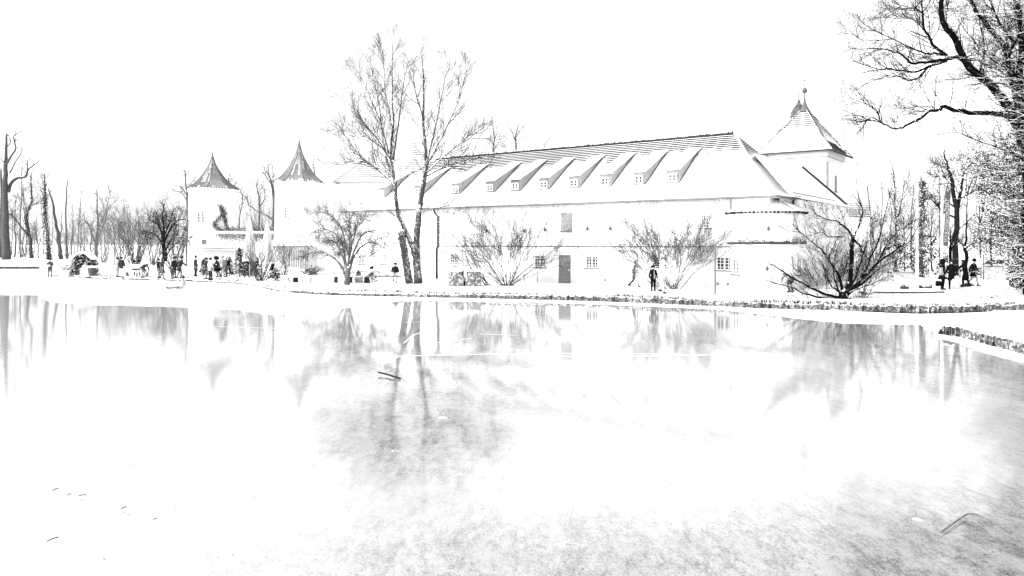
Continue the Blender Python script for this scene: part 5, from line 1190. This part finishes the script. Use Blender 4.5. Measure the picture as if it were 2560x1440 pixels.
# bollards
BL = ((2204, 690, 'leftmost of the row of small bollards left of the road'), (2210, 695, 'second bollard from the left beside the road'), (2220, 698, 'third bollard from the left, in front of the snow slope'), (2227, 700, 'fourth bollard from the left beside the road'),
      (2232, 711, 'nearest and tallest of the bollards left of the road'), (2321, 692, 'bollard right of the flagpole, standing apart'), (2333, 694, 'left of the two bollards just behind the strollers'), (2338.5, 703, 'right of the two bollards just behind the strollers'))
for px, py, l in BL:
    D_ = DG(py, .3); b = Vector(on(px, D_)); t = thing('bollard', b, l, 'bollard', 'small dark topped bollards beside the road'); m = MB(); m.tube([b, b+Z*.5], .05, 8); m.build('post', POSTW, t)
    m = MB(); m.lathe(b+Z*.28, [(.055, 0), (.055, .05)], 8); m.lathe(b+Z*.5, [(.06, 0), (.085, .02), (.085, .12), (.06, .14)], 8); m.build('cap', IRON, t)
# boulders
def boulder(px, py, w, h, label, sd, mt=None):
    D_ = DG(py, .3); c = Vector(on(px, D_)); W_ = w/FPX*D_/2; H = h/FPX*D_; r5 = random.Random(sd); m = MB(); n = 12; off = [r5.uniform(.8, 1.15) for _ in range(n)]
    m.rings([[c+Vector((math.cos(6.283*j/n)*W_*a*off[j], math.sin(6.283*j/n)*W_*.8*a*off[(j+3) % n], z*H*(1+.12*math.sin(j*1.7+sd)))) for j in range(n)] for z, a in ((-.1, .95), (.2, 1.02), (.55, .92), (.85, .65), (1.0, .3))])
    return tag(m.build('boulder', mt or ROCK, None, False), label, 'boulder', None)
boulder(2261, 722, 22, 12, 'small dark boulder left of the white flagpole', 1); boulder(2312, 721, 33, 12, 'wide snow flecked boulder right of the white flagpole', 2)
boulder(2404, 722, 34, 14, 'dark boulder low between the strollers', 3); boulder(2170, 736, 26, 24, 'snow covered boulder right of the leaning tree stump', 4, snowy('snowed over boulder', .2, .75, 3))
boulder(2425, 716, 20, 10, 'small dark boulder at the feet of the rightmost strollers', 5)
# box planter / trough behind the strollers
b = Vector(on(2492, 60)); t = thing('snow_trough', b, 'white trough like wall behind the rightmost strollers', 'trough'); m = MB(); m.box(b+Z*.5, 1.7, 1.0, 1.0); m.build('body', POSTW, t); m = MB(); m.box(b+Z*1.03, 1.8, 1.1, .05); m.build('rim', M('dark rim', .05), t)
# parked car
b = Vector(on(2468, 69)); t = thing('parked_car', b, 'snow covered car parked behind the strollers under the thicket', 'car'); m = MB(); Lc = 4.2
prof = [(-2.1, .35), (-2.1, .78), (-1.5, .9), (-1.0, 1.0), (-.45, 1.42), (.9, 1.45), (1.6, 1.02), (2.05, .95), (2.1, .4)]
m.rings([[b+Vector((x, y, z)) for x, z in prof] for y in (-.85, .85)]); bod = m.build('body', M('snow dusted paint', .5, .5, .2, .3, 2), t)
m = MB(); m.poly([b+Vector((x, -.862, z)) for x, z in ((-.85, 1.0), (-.42, 1.36), (.2, 1.38), (.2, 1.0))]); m.poly([b+Vector((x, -.862, z)) for x, z in ((.28, 1.0), (.28, 1.38), (.85, 1.38), (1.35, 1.02))]); m.build('side_windows', GLASS, bod)
m = MB(); m.box(b+Vector((1.95, -.5, .78)), .36, .75, .12); m.box(b+Vector((1.95, -.5, .55)), .36, .75, .14); m.build('bumper', IRON, t)
for sx in (-1.3, 1.3):
    m = MB(); c = b+Vector((sx, -.88, .33)); m.rings([[c+Vector((math.cos(6.283*j/18)*.33, y, math.sin(6.283*j/18)*.33)) for j in range(18)] for y in (-.03, .2)]); w = m.build('wheel', M('car tyre', .03), t)
    m = MB(); m.rings([[c+Vector((math.cos(6.283*j/14)*.2, y, math.sin(6.283*j/14)*.2)) for j in range(14)] for y in (-.05, -.02)]); m.build('rim', POSTW, w)
m = MB(); m.rings([[b+Vector((x, y, z+.09)) for x, z in prof[3:7]]+[b+Vector((x, y, z+.01)) for x, z in prof[3:7][::-1]] for y in (-.75, .75)]); m.build('snow_cover', SNOW, t)
# signposts behind
pole(2459, 700, 640, .035, IRON, 'thin_post', 'thin dark post in front of the parked car', 'post')

# evergreens for sale
def fir(px, D, H, label, sd, mt=None):
    rng = random.Random(sd); b = Vector(on(px, D)); t = thing('fir_tree', b, label, 'fir', 'small fir trees at the market'); m = MB(); m.tube([b, b+Z*H], [.05, .01], 6); m.build('trunk', BK_SHRUB, t)
    m = MB(); n = int(H*9)
    for k in range(n):
        z = .15*H+.85*H*k/n; L = (H-z)*.42+.06
        for q in range(9):
            a = rng.random()*6.283; d = Vector((math.cos(a), math.sin(a), -.25)); 
            for w in range(7): c = b+Z*z+d*L*((w+.5)/7); m.leaves([c+Vector((rng.gauss(0, .04), rng.gauss(0, .04), rng.gauss(0, .03)))], .055, rng, .5)
    m.build('foliage', mt or snowy('fir needles', .006, .38, 5, .5), t)
fir(509, 67, 1.6, 'small pale fir behind the pale jacket', 1, snowy('frosted fir needles', .03, .45, 5)); fir(517, 67.5, 1.4, 'short frosted fir right of the small pale one', 2, snowy('frosted fir needles', .03, .45, 5))
fir(574, 66, 1.7, 'fir just right of the backpack wearer', 3); fir(599, 64, 2.5, 'tallest fir, at the post of the plank shed', 4); fir(612, 63, 1.9, 'bushy dark fir right of the tallest one', 5); fir(622, 64, 1.7, 'dark fir before the left folded parasol', 6)
fir(640, 64, 1.8, 'narrow fir between the two folded parasols', 7); fir(682, 60, 1.3, 'small dark fir right of the market shrub', 8); fir(930, 57, 1.2, 'small fir behind the long grey bench', 9); fir(896, 57, .9, 'little dark fir right of the apple tree trunk', 10)
# pram and bicycles
def pram(px, D, label, s=1.0):
    b = Vector(on(px, D)); t = thing('pram', b, label, 'pram', None); m = MB(); c = b+Z*.75
    m.rings([[c+Vector((math.cos(6.283*j/12)*a*.45, math.sin(6.283*j/12)*a*.24, z)) for j in range(12)] for z, a in ((-.18, .5), (-.05, .9), (.1, 1.0))]); m.build('carrycot', CL['black'], t, True)
    m = MB(); m.rings([[c+Vector((-.2+math.cos(th)*.27, y, .08+math.sin(th)*.3)) for th in (0, .5, 1.0, 1.57, 2.1, 2.6, 3.14)] for y in (-.23, .23)], True); m.build('hood', CL['dark'], t)
    m = MB(); m.tube([c+Vector((.3, 0, .05)), c+Vector((.62, 0, .32))], .015, 5); m.tube([b+Vector((-.35, 0, .2)), c+Vector((.25, 0, -.1))], .015, 5); m.tube([b+Vector((.35, 0, .2)), c+Vector((-.25, 0, -.1))], .015, 5); m.build('frame', IRON, t)
    for sx in (-.35, .35):
        w = MB(); cc = b+Vector((sx, -.2, .17)); w.tube([cc+Vector((math.cos(6.283*k/14)*.15, 0, math.sin(6.283*k/14)*.15)) for k in range(15)], .022, 5, False); w.build('wheel', IRON, t)
pram(541, 61.5, 'dark pram pushed by the frizzy haired person')
def bike(px, D, label):
    b = Vector(on(px, D)); t = thing('bicycle', b, label, 'bicycle', None)
    for sx in (-.5, .5):
        w = MB(); cc = b+Vector((sx, 0, .34)); w.tube([cc+Vector((math.cos(6.283*k/18)*.33, 0, math.sin(6.283*k/18)*.33)) for k in range(19)], .02, 5, False)
        for k in range(8): w.tube([cc, cc+Vector((math.cos(.785*k)*.32, 0, math.sin(.785*k)*.32))], .004, 3)
        w.build('wheel', IRON, t)
    m = MB(); A_, B_, C_, D2, E_ = b+Vector((-.5, 0, .34)), b+Vector((-.15, 0, .85)), b+Vector((.0, 0, .34)), b+Vector((.38, 0, .85)), b+Vector((.5, 0, .34))
    for x, y in ((A_, B_), (B_, C_), (A_, C_), (B_, D2), (C_, D2), (D2, E_)): m.tube([x, y], .018, 5)
    m.build('frame', CL['grey'], t); m = MB(); m.tube([D2, D2+Vector((.02, 0, .14)), D2+Vector((.02, -.22, .16))], .014, 5); m.tube([D2+Vector((.02, 0, .14)), D2+Vector((.02, .22, .16))], .014, 5); m.build('handlebar', IRON, t); m = MB(); m.box(B_+Vector((0, 0, .08)), .26, .12, .06); m.build('saddle', IRON, t)
bike(617, 60, 'bicycle parked at the foot of the left folded parasol'); bike(705, 60.5, 'bicycle leaning by the slim upright shrub')
# round bush, crates
m = MB(); rv = random.Random(5); c = Vector(on(777, 57.5, .75)); m.leaves([c+Vector((rv.gauss(0, .36), rv.gauss(0, .3), rv.gauss(0, .17))) for _ in range(1100)], .05, rv); tag(m.build('round_bush', snowy('grey bush leaves', .06, .3, 6)), 'low rounded grey bush above the white garden bench', 'bush')
m = MB(); c = Vector(on(692, 57, .4)); m.leaves([c+Vector((rv.gauss(0, .18), rv.gauss(0, .2), rv.gauss(0, .28))) for _ in range(500)], .05, rv); tag(m.build('dark_bush', snowy('dark bush leaves', .008, .3, 6)), 'small dark leafy bush right of the market shrub', 'bush')
for px, D_, l, w in ((739, 55.6, 'small dark box under the white garden bench', .3), (898, 55, 'pale crate right of the apple tree foot', .5), (876, 54.5, 'dark tub at the foot of the apple tree', .25), (918, 54.6, 'dark bin at the left end of the long grey bench', .4), (840, 54.5, 'dark sack left of the apple tree foot', .2)):
    b = Vector(on(px, D_)); t = thing('crate', b, l, 'crate', None); m = MB(); m.box(b+Z*.22, w, .3, .44); m.build('box', CL['dark'] if 'dark' in l else CL['light'], t); m = MB(); m.box(b+Z*.46, w*1.06, .33, .03); m.build('lid', SNOW, t)
# evergreen arch on the left shore
AC = Vector(on(214, 68)); t = thing('evergreen_arch', AC, 'snow capped arch of evergreen branches on the left shore', 'arch'); rv = random.Random(61); pts = []; sn_ = []
for _ in range(4200):
    th = rv.uniform(-.1, math.pi+.1); r_ = rv.uniform(.62, 1.12); x = math.cos(th)*r_*1.05; z = math.sin(th)*r_*1.75
    pts.append(AC+Vector((x-.1, rv.uniform(-.6, .6), max(.02, z))))
m = MB(); m.leaves(pts, .075, rv); m.build('foliage', snowy('arch needles', .02, .42, 3, .6), t)
m = MB(); m.rings([[AC+Vector((math.cos(th)*r_*1.05-.1, y, max(0, math.sin(th)*r_*1.75))) for th in [k*math.pi/12 for k in range(3, 10)]+[k*math.pi/12 for k in range(9, 2, -1)] for r_ in ([1.2] if 0 else [1.12])][:7]+[AC+Vector((math.cos(k*math.pi/12)*1.16*1.05-.1, y, math.sin(k*math.pi/12)*1.22*1.75)) for k in range(9, 2, -1)] for y in (-.55, .55)]); m.build('snow_cap', SNOW, t)
b = Vector(on(230, 66.5)); t = thing('snowy_table', b, 'snow topped table with a dark tub under it beside the evergreen arch', 'table'); m = MB(); m.box(b+Z*.82, 1.25, .7, .14); m.build('tabletop', SNOW, t); m = MB(); m.lathe(b, [(.2, .02), (.32, .45), (.34, .72)], 10); m.build('tub', CL['grey'], t)
for sx in (-.5, .5): m = MB(); m.box(b+Vector((sx, .2, .38)), .07, .07, .76); m.build('leg', POSTW, t)
m = MB(); c = Vector(on(167, 70)); m.leaves([c+Vector((rv.gauss(0, .35), rv.gauss(0, .3), .4+abs(rv.gauss(0, .35)))) for _ in range(420)], .055, rv); tag(m.build('snowy_bush', snowy('snowy bush leaves', .03, .6, 4)), 'snow laden bush left of the evergreen arch', 'bush')
# fences
def fence(px0, px1, D0, D1, h, label, posts=8, rails=3, mt=None, mesh=False):
    a, b = Vector(on(px0, D0)), Vector(on(px1, D1)); t = thing('fence', (a+b)/2, label, 'fence')
    for k in range(posts): p = a.lerp(b, k/(posts-1)); m = MB(); m.box(p+Z*h/2, .09, .09, h); m.build('post', mt or PLANK, t)
    for k in range(rails): z = h*(.95-.75*k/max(1, rails)); m = MB(); m.tube([a+Z*z-Vector((0, .06, 0)), b+Z*z-Vector((0, .06, 0))], .03, 5); m.build('rail', mt or PLANK, t)
fence(-30, 122, 112, 112, .95, 'low rail fence in front of the far left woods', 9, 2)
fence(265, 286, 95, 95, 2.4, 'tall barred field gate right of the forked tree', 2, 7, M('pale bars', .2))
fence(2400, 2470, 62, 62, .9, 'low rail fence behind the rightmost strollers', 5, 2)
# stick and leaves on the ice
def stick(pix, r, label, name='stick', mt=None):
    pts = [Vector(((x-1280)/FPX*DG(y, .02), DG(y, .02), .02+h)) for x, y, h in pix]; m = MB(); m.tube(smooth_path(pts, 2), r, 6); tag(m.build(name, mt or M('wet dark wood', .02, .9, 0), None, True), label, 'stick')
stick([(946, 936, .05), (968, 939, .03), (980, 943, .03), (1001, 946, 0)], .022, 'longest dark branch frozen into the ice below the twin trees', 'fallen_branch')
stick([(2352, 1332, .005), (2385, 1310, .012), (2420, 1288, .015), (2450, 1292, .012), (2478, 1304, .0)], .009, 'faint curved twig frozen into the ice at the lower right', 'fallen_branch', M('frozen in pale wood', .14, .9, 0, .5, 9))
for (x0, y0, x1, y1), l in zip(((117, 1354, 146, 1345), (132, 1226, 146, 1223), (196, 1240, 216, 1239), (304, 1272, 316, 1269), (168, 1238, 178, 1237), (384, 1299, 392, 1298)),
                               ('bent twig lowest on the ice at the lower left', 'short twig left of the row of three on the ice', 'rightmost twig of the row of three on the ice', 'twig alone on the ice right of the row of three', 'tiny twig in the middle of the row of three on the ice', 'small twig furthest right on the lower left ice')):
    stick([(x0, y0, 0), ((x0+x1)/2, (y0+y1)/2-.5, .01), (x1, y1, .01)], .005, l, 'twig')
rv = random.Random(12); m = MB()
for _ in range(200):
    y = 760+680*rv.random()**.7; x = rv.uniform(200, 2560); D_ = DG(y); c = Vector(((x-1280)/FPX*D_, D_, .008)); a = rv.random()*6.28; L = rv.uniform(.004, .016); m.poly([c+Vector((math.cos(a+k)*L, math.sin(a+k)*L*.7, 0)) for k in (0, 1.5, 3.1, 4.6)])
tag(m.build('scattered_leaves', M('dead leaf scraps', .01, .9, 0)), 'tiny dead leaf scraps scattered over the ice', 'leaves', kind='stuff')
m = MB()
for _ in range(70):
    p = Vector(on(rv.gauss(2482, 22), rv.uniform(38.5, 42.5))); m.leaves([p+Z*.015+Vector((k*.03, 0, 0)) for k in range(3)], .03, rv, .7)
tag(m.build('poking_grass', M('dead grass scraps', .02)), 'grass scraps poking through the snow on the right bank', 'grass', kind='stuff')
